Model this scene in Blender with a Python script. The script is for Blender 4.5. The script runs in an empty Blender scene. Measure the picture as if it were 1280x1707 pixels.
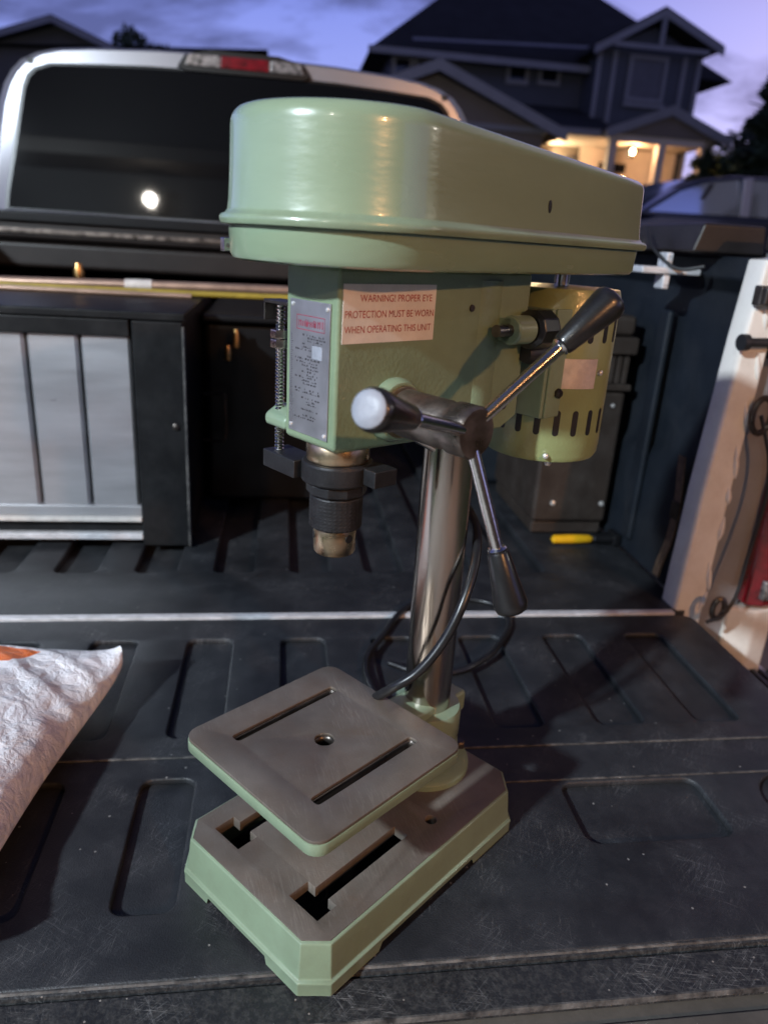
import bpy, bmesh, math, random
from mathutils import Vector, Matrix
random.seed(7)
S = bpy.context.scene
COL = S.collection
R = math.radians

# ------------------------------------------------------------------ camera
cam_d = bpy.data.cameras.new('camera')
cam = bpy.data.objects.new('camera', cam_d); COL.objects.link(cam); S.camera = cam
cam_d.sensor_fit = 'HORIZONTAL'; cam_d.sensor_width = 36.0
cam_d.lens = 1233.35 / 1280 * 36.0
cam_d.clip_start = 0.02; cam_d.clip_end = 2000
yaw, pitch, roll, CH = 0.14954, 0.35175, 0.06226, 0.54453
fw = Vector((math.sin(yaw) * math.cos(pitch), math.cos(yaw) * math.cos(pitch), -math.sin(pitch)))
r0 = Vector((math.cos(yaw), -math.sin(yaw), 0)); u0 = r0.cross(fw)
rt = math.cos(roll) * r0 + math.sin(roll) * u0
up = -math.sin(roll) * r0 + math.cos(roll) * u0
cm = Matrix((rt, up, -fw)).transposed().to_4x4(); cm.translation = (0, 0, CH)
cam.matrix_world = cm
cam_d.dof.use_dof = True; cam_d.dof.focus_distance = 0.60; cam_d.dof.aperture_fstop = 7.0

# ------------------------------------------------------------------ world: dusk sky with drifting clouds
W = bpy.data.worlds.new('World'); S.world = W; W.use_nodes = True
nt = W.node_tree; nt.nodes.clear()
def wn(t, **k):
    n = nt.nodes.new(t)
    for a, b in k.items(): setattr(n, a, b)
    return n
SUN_AZ, SUN_EL = R(52), R(2.0)          # glow of the set sun: ahead and to the right
tc = wn('ShaderNodeTexCoord')
sep = wn('ShaderNodeSeparateXYZ'); nt.links.new(tc.outputs['Generated'], sep.inputs[0])
ramp = wn('ShaderNodeValToRGB'); nt.links.new(sep.outputs['Z'], ramp.inputs[0])
cr = ramp.color_ramp
cr.elements[0].position = 0.0; cr.elements[0].color = (0.50, 0.44, 0.78, 1)
cr.elements[1].position = 1.0; cr.elements[1].color = (0.006, 0.009, 0.035, 1)
for p, c in ((0.12, (0.34, 0.40, 0.92, 1)), (0.24, (0.22, 0.28, 0.80, 1)), (0.34, (0.09, 0.12, 0.42, 1)), (0.55, (0.022, 0.030, 0.12, 1))):
    e = cr.elements.new(p); e.color = c
dot = wn('ShaderNodeVectorMath', operation='DOT_PRODUCT'); nt.links.new(tc.outputs['Generated'], dot.inputs[0])
dot.inputs[1].default_value = (math.sin(SUN_AZ), math.cos(SUN_AZ), 0.06)
pw = wn('ShaderNodeMath', operation='POWER', use_clamp=True); nt.links.new(dot.outputs['Value'], pw.inputs[0]); pw.inputs[1].default_value = 9
glow = wn('ShaderNodeMix', data_type='RGBA', blend_type='ADD'); glow.inputs[7].default_value = (0.50, 0.33, 0.26, 1)
nt.links.new(pw.outputs[0], glow.inputs[0]); nt.links.new(ramp.outputs[0], glow.inputs[6])
sky = wn('ShaderNodeTexSky', sky_type='NISHITA'); sky.sun_disc = False
sky.sun_elevation = SUN_EL; sky.sun_rotation = SUN_AZ
skm = wn('ShaderNodeMix', data_type='RGBA', blend_type='ADD'); skm.inputs[0].default_value = 0.012
nt.links.new(glow.outputs[2], skm.inputs[6]); nt.links.new(sky.outputs[0], skm.inputs[7])
# clouds: projected on a plane high above
mx = wn('ShaderNodeMath', operation='ADD'); nt.links.new(sep.outputs['Z'], mx.inputs[0]); mx.inputs[1].default_value = 0.14
dv = wn('ShaderNodeVectorMath', operation='DIVIDE'); cmb = wn('ShaderNodeCombineXYZ')
for i in range(3): nt.links.new(mx.outputs[0], cmb.inputs[i])
nt.links.new(tc.outputs['Generated'], dv.inputs[0]); nt.links.new(cmb.outputs[0], dv.inputs[1])
mp = wn('ShaderNodeMapping'); nt.links.new(dv.outputs[0], mp.inputs[0])
mp.inputs['Location'].default_value = (2.22, 0.25, 0.0); mp.inputs['Scale'].default_value = (1.0, 1.35, 1.0)
no = wn('ShaderNodeTexNoise'); nt.links.new(mp.outputs[0], no.inputs['Vector'])
no.inputs['Scale'].default_value = 0.85; no.inputs['Detail'].default_value = 7; no.inputs['Roughness'].default_value = 0.60; no.inputs['Distortion'].default_value = 0.35
cl = wn('ShaderNodeValToRGB'); nt.links.new(no.outputs['Fac'], cl.inputs[0])
cl.color_ramp.elements[0].position = 0.485; cl.color_ramp.elements[0].color = (0, 0, 0, 1)
cl.color_ramp.elements[1].position = 0.61; cl.color_ramp.elements[1].color = (0.80, 0.80, 0.80, 1)
ccol = wn('ShaderNodeMix', data_type='RGBA'); nt.links.new(pw.outputs[0], ccol.inputs[0])
ccol.inputs[6].default_value = (0.070, 0.082, 0.215, 1); ccol.inputs[7].default_value = (0.16, 0.12, 0.24, 1)
mixc = wn('ShaderNodeMix', data_type='RGBA'); nt.links.new(cl.outputs[0], mixc.inputs[0])
nt.links.new(skm.outputs[2], mixc.inputs[6]); nt.links.new(ccol.outputs[2], mixc.inputs[7])
bg = wn('ShaderNodeBackground'); nt.links.new(mixc.outputs[2], bg.inputs[0]); bg.inputs[1].default_value = 1.05
wo = wn('ShaderNodeOutputWorld'); nt.links.new(bg.outputs[0], wo.inputs[0])

# ------------------------------------------------------------------ sun (already set: a trace of afterglow)
sd = bpy.data.lights.new('sun', 'SUN'); sd.energy = 0.03; sd.angle = R(12); sd.color = (1, 0.75, 0.7)
so = bpy.data.objects.new('sun', sd); COL.objects.link(so)
so.rotation_euler = Vector((-math.sin(SUN_AZ), -math.cos(SUN_AZ), -math.tan(R(4)))).to_track_quat('-Z', 'Y').to_euler()

# ------------------------------------------------------------------ exposure
S.view_settings.view_transform = 'Standard'; S.view_settings.look = 'None'
S.view_settings.exposure = 0.0; S.view_settings.gamma = 1.0; S.view_settings.use_curve_mapping = False
S.render.engine = 'CYCLES'
S.cycles.use_denoising = True
S.cycles.max_bounces = 8; S.cycles.sample_clamp_indirect = 6.0; S.cycles.blur_glossy = 0.5
S.cycles.use_adaptive_sampling = False

# ------------------------------------------------------------------ materials
MATS = {}
def mat(name, col, rough=0.5, metal=0.0, var=0.12, vscale=12.0, bump=0.0, bscale=200.0, coat=0.0, spec=0.5,
        col2=None, scratch=None, rvar=0.0, emit=None, estr=0.0, trans=0.0, dust=None, aniso=None, specks=None):
    m = bpy.data.materials.new(name); m.use_nodes = True; MATS[name] = m
    t = m.node_tree; b = t.nodes['Principled BSDF']; L = t.links
    b.inputs['Roughness'].default_value = rough; b.inputs['Metallic'].default_value = metal
    b.inputs['Specular IOR Level'].default_value = spec
    b.inputs['Coat Weight'].default_value = coat; b.inputs['Coat Roughness'].default_value = 0.08
    if trans: b.inputs['Transmission Weight'].default_value = trans
    tc = t.nodes.new('ShaderNodeTexCoord'); src = tc.outputs['Object']
    if aniso:
        mp = t.nodes.new('ShaderNodeMapping'); mp.inputs['Scale'].default_value = aniso; L.new(src, mp.inputs[0]); srcv = mp.outputs[0]
    else: srcv = src
    n = t.nodes.new('ShaderNodeTexNoise'); n.inputs['Scale'].default_value = vscale; n.inputs['Detail'].default_value = 6; n.inputs['Roughness'].default_value = 0.6
    L.new(srcv, n.inputs['Vector'])
    rp = t.nodes.new('ShaderNodeValToRGB'); L.new(n.outputs['Fac'], rp.inputs[0])
    c2 = col2 or tuple(c * (1 - var * 2) for c in col)
    hi = col if col2 else tuple(min(1, c * (1 + var)) for c in col)
    rp.color_ramp.elements[0].position = 0.32; rp.color_ramp.elements[0].color = (*c2, 1)
    rp.color_ramp.elements[1].position = 0.68; rp.color_ramp.elements[1].color = (*hi, 1)
    out = rp.outputs[0]
    if dust:      # (colour, amount, scale): settled dust patches
        dn = t.nodes.new('ShaderNodeTexNoise'); dn.inputs['Scale'].default_value = dust[2]; dn.inputs['Detail'].default_value = 9; dn.inputs['Roughness'].default_value = 0.72
        L.new(src, dn.inputs['Vector'])
        dr = t.nodes.new('ShaderNodeMapRange'); L.new(dn.outputs['Fac'], dr.inputs[0]); dr.inputs[1].default_value = 0.45; dr.inputs[2].default_value = 0.75; dr.inputs[4].default_value = dust[1]
        mx = t.nodes.new('ShaderNodeMix'); mx.data_type = 'RGBA'; L.new(dr.outputs[0], mx.inputs[0]); L.new(out, mx.inputs[6]); mx.inputs[7].default_value = (*dust[0], 1); out = mx.outputs[2]
    if scratch:   # list of (colour, rotation, scale, width, amount)
        for (sc, rot, scl, wd, amt) in scratch:
            mr0 = t.nodes.new('ShaderNodeMapping'); mr0.inputs['Rotation'].default_value = (0, 0, rot); L.new(src, mr0.inputs[0])
            mp = t.nodes.new('ShaderNodeMapping'); mp.inputs['Scale'].default_value = scl; L.new(mr0.outputs[0], mp.inputs[0])
            sn = t.nodes.new('ShaderNodeTexNoise'); sn.inputs['Scale'].default_value = 1.0; sn.inputs['Detail'].default_value = 3; L.new(mp.outputs[0], sn.inputs['Vector'])
            a = t.nodes.new('ShaderNodeMath'); a.operation = 'SUBTRACT'; L.new(sn.outputs['Fac'], a.inputs[0]); a.inputs[1].default_value = 0.5
            ab = t.nodes.new('ShaderNodeMath'); ab.operation = 'ABSOLUTE'; L.new(a.outputs[0], ab.inputs[0])
            mr = t.nodes.new('ShaderNodeMapRange'); L.new(ab.outputs[0], mr.inputs[0]); mr.inputs[1].default_value = 0; mr.inputs[2].default_value = wd; mr.inputs[3].default_value = amt; mr.inputs[4].default_value = 0
            mk = t.nodes.new('ShaderNodeTexNoise'); mk.inputs['Scale'].default_value = 14; mk.inputs['Detail'].default_value = 4; L.new(src, mk.inputs['Vector'])
            mm = t.nodes.new('ShaderNodeMapRange'); L.new(mk.outputs['Fac'], mm.inputs[0]); mm.inputs[1].default_value = 0.48; mm.inputs[2].default_value = 0.66
            ml = t.nodes.new('ShaderNodeMath'); ml.operation = 'MULTIPLY'; L.new(mr.outputs[0], ml.inputs[0]); L.new(mm.outputs[0], ml.inputs[1])
            mx = t.nodes.new('ShaderNodeMix'); mx.data_type = 'RGBA'; L.new(ml.outputs[0], mx.inputs[0]); L.new(out, mx.inputs[6]); mx.inputs[7].default_value = (*sc, 1); out = mx.outputs[2]
    if specks:    # (colour, scale, size): loose crumbs
        vo = t.nodes.new('ShaderNodeTexVoronoi'); vo.inputs['Scale'].default_value = specks[1]; L.new(src, vo.inputs['Vector'])
        c1 = t.nodes.new('ShaderNodeMath'); c1.operation = 'LESS_THAN'; L.new(vo.outputs['Distance'], c1.inputs[0]); c1.inputs[1].default_value = specks[2]
        c2_ = t.nodes.new('ShaderNodeSeparateColor'); L.new(vo.outputs['Color'], c2_.inputs[0])
        c3 = t.nodes.new('ShaderNodeMath'); c3.operation = 'GREATER_THAN'; L.new(c2_.outputs[0], c3.inputs[0]); c3.inputs[1].default_value = 0.72
        c4 = t.nodes.new('ShaderNodeMath'); c4.operation = 'MULTIPLY'; L.new(c1.outputs[0], c4.inputs[0]); L.new(c3.outputs[0], c4.inputs[1])
        mx = t.nodes.new('ShaderNodeMix'); mx.data_type = 'RGBA'; L.new(c4.outputs[0], mx.inputs[0]); L.new(out, mx.inputs[6]); mx.inputs[7].default_value = (*specks[0], 1); out = mx.outputs[2]
    L.new(out, b.inputs['Base Color'])
    if rvar:
        rm = t.nodes.new('ShaderNodeMapRange'); L.new(n.outputs['Fac'], rm.inputs[0]); rm.inputs[1].default_value = 0.3; rm.inputs[2].default_value = 0.7
        rm.inputs[3].default_value = rough - rvar; rm.inputs[4].default_value = rough + rvar; L.new(rm.outputs[0], b.inputs['Roughness'])
    if bump:
        bn = t.nodes.new('ShaderNodeTexNoise'); bn.inputs['Scale'].default_value = bscale; bn.inputs['Detail'].default_value = 4; L.new(srcv, bn.inputs['Vector'])
        bp = t.nodes.new('ShaderNodeBump'); bp.inputs['Strength'].default_value = bump; bp.inputs['Distance'].default_value = 0.002; L.new(bn.outputs['Fac'], bp.inputs['Height'])
        L.new(bp.outputs[0], b.inputs['Normal'])
        if coat: L.new(bp.outputs[0], b.inputs['Coat Normal'])
    if emit: b.inputs['Emission Color'].default_value = (*emit, 1); b.inputs['Emission Strength'].default_value = estr
    return m

mat('green_enamel', (0.222, 0.292, 0.190), 0.33, var=0.06, vscale=9, bump=0.05, bscale=520, coat=0.5, rvar=0.05, dust=((0.13, 0.14, 0.09), 0.35, 26))
mat('cover_enamel', (0.222, 0.292, 0.190), 0.26, var=0.05, vscale=3, bump=0.085, bscale=70, coat=0.7, rvar=0.04, aniso=(1, 1, 3))
mat('green_hammer', (0.200, 0.262, 0.160), 0.40, var=0.08, vscale=14, bump=0.14, bscale=330, coat=0.2, rvar=0.06)
mat('motor_green', (0.26, 0.30, 0.13), 0.40, var=0.06, vscale=10, bump=0.14, bscale=350, coat=0.25)
mat('ground_iron', (0.26, 0.225, 0.19), 0.46, metal=0.55, var=0.12, vscale=16, bump=0.10, bscale=500, rvar=0.08, col2=(0.185, 0.155, 0.125),
    scratch=[((0.42, 0.38, 0.33), 0.5, (18, 260, 5), 0.03, 0.35)], dust=((0.20, 0.11, 0.06), 0.35, 22))
mat('column_steel', (0.60, 0.53, 0.47), 0.20, metal=1.0, var=0.14, vscale=6, rvar=0.09, aniso=(7, 7, 1.2), col2=(0.40, 0.34, 0.29))
mat('chrome', (0.72, 0.69, 0.66), 0.16, metal=1.0, var=0.08, vscale=40, bump=0.05, bscale=400)
mat('dark_steel', (0.10, 0.085, 0.075), 0.36, metal=0.8, var=0.25, vscale=30, bump=0.12, bscale=300, rvar=0.1)
mat('hub_steel', (0.23, 0.19, 0.165), 0.34, metal=0.85, var=0.3, vscale=35, bump=0.12, bscale=260, rvar=0.12)
mat('knurl', (0.035, 0.034, 0.036), 0.45, metal=0.6, var=0.2, vscale=60, bump=0.2, bscale=900)
mat('brass_ring', (0.60, 0.46, 0.30), 0.30, metal=1.0, var=0.15, vscale=50, rvar=0.1)
mat('black_knob', (0.011, 0.0105, 0.011), 0.30, var=0.2, vscale=40, bump=0.06, bscale=400, coat=0.25, dust=((0.08, 0.07, 0.06), 0.08, 60))
mat('grey_cap', (0.30, 0.31, 0.35), 0.45, var=0.12, vscale=60, bump=0.1, bscale=500)
mat('black_rubber', (0.014, 0.014, 0.015), 0.48, var=0.2, vscale=50, bump=0.08, bscale=400)
mat('cord_black', (0.013, 0.013, 0.014), 0.32, var=0.2, vscale=60)
mat('nameplate_metal', (0.42, 0.41, 0.44), 0.33, metal=0.7, var=0.1, vscale=30, rvar=0.08)
mat('label_print', (0.05, 0.045, 0.05), 0.6, var=0.2, vscale=80)
mat('label_red', (0.30, 0.03, 0.06), 0.6, var=0.15, vscale=80)
mat('sticker_paper', (0.74, 0.66, 0.58), 0.5, var=0.05, vscale=40, dust=((0.50, 0.38, 0.28), 0.30, 30))
mat('warning_red', (0.42, 0.035, 0.02), 0.55, var=0.2, vscale=200)
mat('copper_label', (0.80, 0.68, 0.58), 0.40, metal=0.35, var=0.12, vscale=60, bump=0.25, bscale=160)
mat('white_dot', (0.75, 0.73, 0.70), 0.35, metal=0.6, var=0.08, vscale=60)
mat('bed_liner', (0.018, 0.0195, 0.0225), 0.50, var=0.16, vscale=7, bump=0.30, bscale=650, rvar=0.08, spec=0.5,
    scratch=[((0.17, 0.17, 0.175), 0.55, (7, 190, 1), 0.006, 0.55), ((0.15, 0.15, 0.16), -0.95, (8, 160, 1), 0.006, 0.5), ((0.18, 0.175, 0.17), 1.75, (10, 150, 1), 0.006, 0.55), ((0.15, 0.15, 0.155), 2.5, (6, 210, 1), 0.006, 0.5)],
    dust=((0.075, 0.075, 0.08), 0.30, 16), specks=((0.20, 0.195, 0.185), 62, 0.075))
mat('liner_edge', (0.017, 0.018, 0.020), 0.5, var=0.2, vscale=12, bump=0.4, bscale=300, dust=((0.13, 0.125, 0.115), 0.42, 190),
    scratch=[((0.24, 0.23, 0.22), 0.2, (14, 260, 30), 0.012, 0.7), ((0.2, 0.2, 0.2), 1.1, (14, 200, 30), 0.010, 0.6), ((0.2, 0.2, 0.2), -0.7, (14, 220, 30), 0.010, 0.6)], specks=((0.22, 0.2, 0.18), 110, 0.10))
mat('worn_edge', (0.15, 0.14, 0.13), 0.6, var=0.3, vscale=70, col2=(0.012, 0.012, 0.013), bump=0.5, bscale=200, dust=((0.016, 0.016, 0.017), 0.9, 9))
mat('tailgate_metal', (0.075, 0.068, 0.058), 0.5, var=0.15, vscale=12, bump=0.1, bscale=300, dust=((0.16, 0.14, 0.12), 0.4, 20))
mat('alu_and_lit_edge', (0.66, 0.66, 0.68), 0.48, metal=0.15, var=0.18, vscale=18, aniso=(3, 20, 20), dust=((0.15, 0.14, 0.13), 0.5, 9))  # its pale tone also stands for the lit liner edge at the gap
mat('silver_paint', (0.27, 0.265, 0.29), 0.30, metal=0.35, var=0.03, vscale=8, coat=0.8, bump=0.02, bscale=800)
mat('white_paint', (0.80, 0.75, 0.68), 0.36, var=0.05, vscale=7, coat=0.5, dust=((0.38, 0.31, 0.24), 0.45, 14))
mat('panel_grey', (0.24, 0.24, 0.25), 0.42, var=0.10, vscale=8, coat=0.3, dust=((0.22, 0.19, 0.16), 0.5, 12))
mat('inner_liner', (0.010, 0.0135, 0.019), 0.5, spec=0.25, var=0.15, vscale=8, bump=0.25, bscale=300, dust=((0.04, 0.042, 0.046), 0.35, 9))
mat('dark_glass', (0.004, 0.004, 0.005), 0.03, var=0.0, spec=0.5, coat=0.03)
mat('glossy_black', (0.008, 0.008, 0.009), 0.32, var=0.1, vscale=20, coat=0.12, spec=0.3)
mat('tonneau_vinyl', (0.020, 0.016, 0.015), 0.42, spec=0.35, var=0.15, vscale=14, bump=0.12, bscale=200)
mat('red_lens', (0.20, 0.003, 0.010), 0.12, var=0.30, vscale=30, coat=1.0, spec=0.6)
mat('clear_lens', (0.34, 0.31, 0.30), 0.14, var=0.42, vscale=60, metal=0.3, coat=1.0)
mat('chest_black', (0.009, 0.0095, 0.0105), 0.40, spec=0.22, var=0.15, vscale=14, bump=0.12, bscale=200, dust=((0.06, 0.06, 0.06), 0.22, 16))
mat('chest_panel', (0.46, 0.46, 0.48), 0.33, metal=0.6, var=0.07, vscale=5, aniso=(1, 1, 6), rvar=0.06)
mat('yellow_hose', (0.33, 0.24, 0.03), 0.42, var=0.12, vscale=30)
mat('copper_pipe', (0.42, 0.28, 0.21), 0.36, metal=0.55, var=0.15, vscale=20)
mat('white_tape', (0.62, 0.58, 0.54), 0.5, var=0.1, vscale=60)
mat('brass', (0.62, 0.38, 0.15), 0.32, metal=1.0, var=0.15, vscale=50)
mat('tote_brown', (0.036, 0.027, 0.022), 0.5, spec=0.3, var=0.12, vscale=16, bump=0.15, bscale=250, dust=((0.10, 0.09, 0.08), 0.3, 18))
mat('tool_yellow', (0.72, 0.40, 0.01), 0.35, var=0.08, vscale=30)
mat('strap_tan', (0.13, 0.08, 0.05), 0.7, var=0.25, vscale=70)
mat('concrete', (0.23, 0.22, 0.21), 0.85, var=0.15, vscale=1.4, bump=0.4, bscale=40)
mat('asphalt', (0.05, 0.05, 0.052), 0.85, var=0.2, vscale=2, bump=0.5, bscale=60)
mat('lawn_green', (0.035, 0.06, 0.022), 0.9, var=0.3, vscale=3, bump=0.8, bscale=30)
mat('siding_blue', (0.060, 0.066, 0.085), 0.7, var=0.08, vscale=1.2)
mat('siding_tan', (0.16, 0.13, 0.105), 0.7, var=0.06, vscale=1.2)
mat('siding_left', (0.09, 0.085, 0.08), 0.7, var=0.08, vscale=1.2)
mat('trim_white', (0.22, 0.22, 0.24), 0.6, var=0.06, vscale=2)
mat('porch_cream', (0.62, 0.53, 0.45), 0.6, var=0.06, vscale=2)
mat('door_wood', (0.50, 0.36, 0.22), 0.5, var=0.12, vscale=3)
mat('shingle', (0.018, 0.018, 0.021), 0.9, var=0.2, vscale=2.5, bump=0.5, bscale=14)
mat('window_glass', (0.012, 0.013, 0.018), 0.08, var=0.0, spec=0.5)
mat('blind_grey', (0.11, 0.11, 0.13), 0.7, var=0.08, vscale=5)
mat('leaf', (0.035, 0.055, 0.02), 0.7, var=0.4, vscale=1.5)
mat('needle', (0.018, 0.034, 0.016), 0.75, var=0.35, vscale=2)
mat('bark', (0.06, 0.045, 0.035), 0.9, var=0.3, vscale=6)
mat('garage_siding', (0.030, 0.029, 0.028), 0.7, var=0.05, vscale=1.5)
mat('garage_white', (0.050, 0.044, 0.038), 0.6, var=0.04, vscale=1.5)
mat('tyre', (0.02, 0.02, 0.021), 0.8, var=0.15, vscale=20)
mat('car_paint', (0.012, 0.014, 0.028), 0.30, metal=0.2, var=0.04, vscale=4, coat=1.0)
mat('car_silver', (0.30, 0.30, 0.36), 0.3, metal=0.5, var=0.03, vscale=4, coat=1.0)
mat('car_glass', (0.75, 0.80, 0.90), 0.05, metal=0.85, var=0.0, spec=1.0)
mat('bulb_cool', (1, 1, 1), 0.5, var=0, emit=(0.90, 0.95, 1.0), estr=55)
mat('bulb_neutral', (1, 1, 1), 0.5, var=0, emit=(1.0, 0.92, 0.80), estr=70)
mat('bulb_warm', (1, 1, 1), 0.5, var=0, emit=(1.0, 0.66, 0.32), estr=40)
# white poly bag with an orange print
def bag_material():
    m = mat('bag_poly', (0.86, 0.86, 0.90), 0.36, var=0.03, vscale=14, bump=0.0, coat=0.25)
    t = m.node_tree; b = t.nodes['Principled BSDF']; L = t.links
    tcx = [n for n in t.nodes if n.type == 'TEX_COORD'][0]
    n1 = t.nodes.new('ShaderNodeTexNoise'); n1.inputs['Scale'].default_value = 34; n1.inputs['Detail'].default_value = 7; n1.inputs['Roughness'].default_value = 0.66; n1.inputs['Distortion'].default_value = 0.6
    L.new(tcx.outputs['Object'], n1.inputs['Vector'])
    n2 = t.nodes.new('ShaderNodeTexVoronoi'); n2.feature = 'DISTANCE_TO_EDGE'; n2.inputs['Scale'].default_value = 46; L.new(tcx.outputs['Object'], n2.inputs['Vector'])
    ad = t.nodes.new('ShaderNodeMath'); ad.operation = 'MULTIPLY_ADD'; L.new(n2.outputs['Distance'], ad.inputs[0]); ad.inputs[1].default_value = 0.45; L.new(n1.outputs['Fac'], ad.inputs[2])
    bp = t.nodes.new('ShaderNodeBump'); bp.inputs['Strength'].default_value = 0.9; bp.inputs['Distance'].default_value = 0.009; L.new(ad.outputs[0], bp.inputs['Height']); L.new(bp.outputs[0], b.inputs['Normal'])
    # print: an orange block with a white break, flat ink on the film
    sp = t.nodes.new('ShaderNodeSeparateXYZ'); L.new(tcx.outputs['Object'], sp.inputs[0])
    def cmpn(sock, lo, hi):
        a = t.nodes.new('ShaderNodeMath'); a.operation = 'GREATER_THAN'; L.new(sock, a.inputs[0]); a.inputs[1].default_value = lo
        c = t.nodes.new('ShaderNodeMath'); c.operation = 'LESS_THAN'; L.new(sock, c.inputs[0]); c.inputs[1].default_value = hi
        x = t.nodes.new('ShaderNodeMath'); x.operation = 'MULTIPLY'; L.new(a.outputs[0], x.inputs[0]); L.new(c.outputs[0], x.inputs[1]); return x.outputs[0]
    sl = t.nodes.new('ShaderNodeMath'); sl.operation = 'MULTIPLY_ADD'; L.new(sp.outputs['Y'], sl.inputs[0]); sl.inputs[1].default_value = -0.45; L.new(sp.outputs['X'], sl.inputs[2])
    mA = cmpn(sp.outputs['Y'], 0.045, 0.110); mB = cmpn(sp.outputs['Y'], 0.122, 0.160); mX = cmpn(sl.outputs[0], -0.20, 0.118)
    ps = t.nodes.new('ShaderNodeMath'); ps.operation = 'ADD'; L.new(mA, ps.inputs[0]); L.new(mB, ps.inputs[1])
    pm = t.nodes.new('ShaderNodeMath'); pm.operation = 'MULTIPLY'; L.new(ps.outputs[0], pm.inputs[0]); L.new(mX, pm.inputs[1])
    old = b.inputs['Base Color'].links[0].from_socket
    mx = t.nodes.new('ShaderNodeMix'); mx.data_type = 'RGBA'; L.new(pm.outputs[0], mx.inputs[0]); L.new(old, mx.inputs[6]); mx.inputs[7].default_value = (0.85, 0.17, 0.02, 1); L.new(mx.outputs[2], b.inputs['Base Color'])
bag_material()

# ------------------------------------------------------------------ mesh helpers
class MB:
    def __init__(s): s.v = []; s.f = []; s.m = []
    def _add(s, vs, fs, mi=0, M=None):
        o = len(s.v)
        for p in vs:
            p = Vector(p)
            s.v.append(tuple(M @ p if M else p))
        for f in fs: s.f.append(tuple(i + o for i in f)); s.m.append(mi)
        return s
    def box(s, x0, x1, y0, y1, z0, z1, mi=0, M=None):
        vs = [(x0, y0, z0), (x1, y0, z0), (x1, y1, z0), (x0, y1, z0), (x0, y0, z1), (x1, y0, z1), (x1, y1, z1), (x0, y1, z1)]
        return s._add(vs, [(0, 3, 2, 1), (4, 5, 6, 7), (0, 1, 5, 4), (1, 2, 6, 5), (2, 3, 7, 6), (3, 0, 4, 7)], mi, M)
    def lathe(s, prof, seg=32, mi=0, M=None, caps=True):
        vs = []; fs = []; n = len(prof)
        for k in range(seg):
            a = 2 * math.pi * k / seg
            for (r, z) in prof: vs.append((r * math.cos(a), r * math.sin(a), z))
        for k in range(seg):
            k2 = (k + 1) % seg
            for i in range(n - 1): fs.append((k * n + i, k2 * n + i, k2 * n + i + 1, k * n + i + 1))
        if caps:
            fs.append(tuple(k * n for k in range(seg))[::-1]); fs.append(tuple(k * n + n - 1 for k in range(seg)))
        return s._add(vs, fs, mi, M)
    def rod(s, a, b, prof, seg=20, mi=0):
        # prof: list of (radius, t 0..1) along a->b
        a = Vector(a); b = Vector(b); d = b - a; L = d.length
        M = Matrix.Translation(a) @ d.to_track_quat('Z', 'Y').to_matrix().to_4x4()
        return s.lathe([(r, t * L) for r, t in prof], seg, mi, M)
    def tube(s, pts, r, seg=10, mi=0, sub=6, closed=False):
        P = [Vector(p) for p in pts]
        if sub > 1 and len(P) > 2:
            Q = []
            n = len(P)
            for i in range(n - 1):
                p0, p1, p2, p3 = P[max(i - 1, 0)], P[i], P[i + 1], P[min(i + 2, n - 1)]
                for k in range(sub):
                    t = k / sub
                    Q.append(0.5 * ((2 * p1) + (p2 - p0) * t + (2 * p0 - 5 * p1 + 4 * p2 - p3) * t * t + (3 * p1 - p0 - 3 * p2 + p3) * t ** 3))
            Q.append(P[-1]); P = Q
        vs = []; fs = []; N = None
        for i, p in enumerate(P):
            T = (P[min(i + 1, len(P) - 1)] - P[max(i - 1, 0)]).normalized()
            if N is None: N = T.orthogonal().normalized()
            N = (N - T * N.dot(T)).normalized(); B = T.cross(N)
            for k in range(seg):
                a = 2 * math.pi * k / seg; vs.append(p + r * (math.cos(a) * N + math.sin(a) * B))
        n = len(P)
        for i in range(n - 1):
            for k in range(seg):
                k2 = (k + 1) % seg; fs.append((i * seg + k, i * seg + k2, (i + 1) * seg + k2, (i + 1) * seg + k))
        fs.append(tuple(range(seg))[::-1]); fs.append(tuple((n - 1) * seg + k for k in range(seg)))
        return s._add(vs, fs, mi)
    def prism(s, poly, a0, a1, plane='XY', mi=0, M=None):
        # poly 2-D, extruded along the remaining axis
        def P(p, a):
            return {'XY': (p[0], p[1], a), 'XZ': (p[0], a, p[1]), 'YZ': (a, p[0], p[1])}[plane]
        n = len(poly); vs = [P(p, a0) for p in poly] + [P(p, a1) for p in poly]
        fs = [tuple(range(n))[::-1], tuple(range(n, 2 * n))] + [(i, (i + 1) % n, n + (i + 1) % n, n + i) for i in range(n)]
        return s._add(vs, fs, mi, M)
    def loft(s, rings, mi=0, cap0=True, cap1=True, closed=True):
        n = len(rings[0]); vs = [p for r in rings for p in r]; fs = []
        for i in range(len(rings) - 1):
            for k in range(n if closed else n - 1):
                k2 = (k + 1) % n; fs.append((i * n + k, i * n + k2, (i + 1) * n + k2, (i + 1) * n + k))
        if cap0: fs.append(tuple(range(n))[::-1])
        if cap1: fs.append(tuple((len(rings) - 1) * n + k for k in range(n)))
        return s._add(vs, fs, mi)
    def build(s, name, mats, parent=None, smooth=35, bevel=0, seg=2, rot=None, loc=None, recalc=True):
        me = bpy.data.meshes.new(name); me.from_pydata(s.v, [], s.f); me.update()
        return finish(name, me, mats, parent, smooth, bevel, seg, rot, loc, s.m, recalc)
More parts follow.
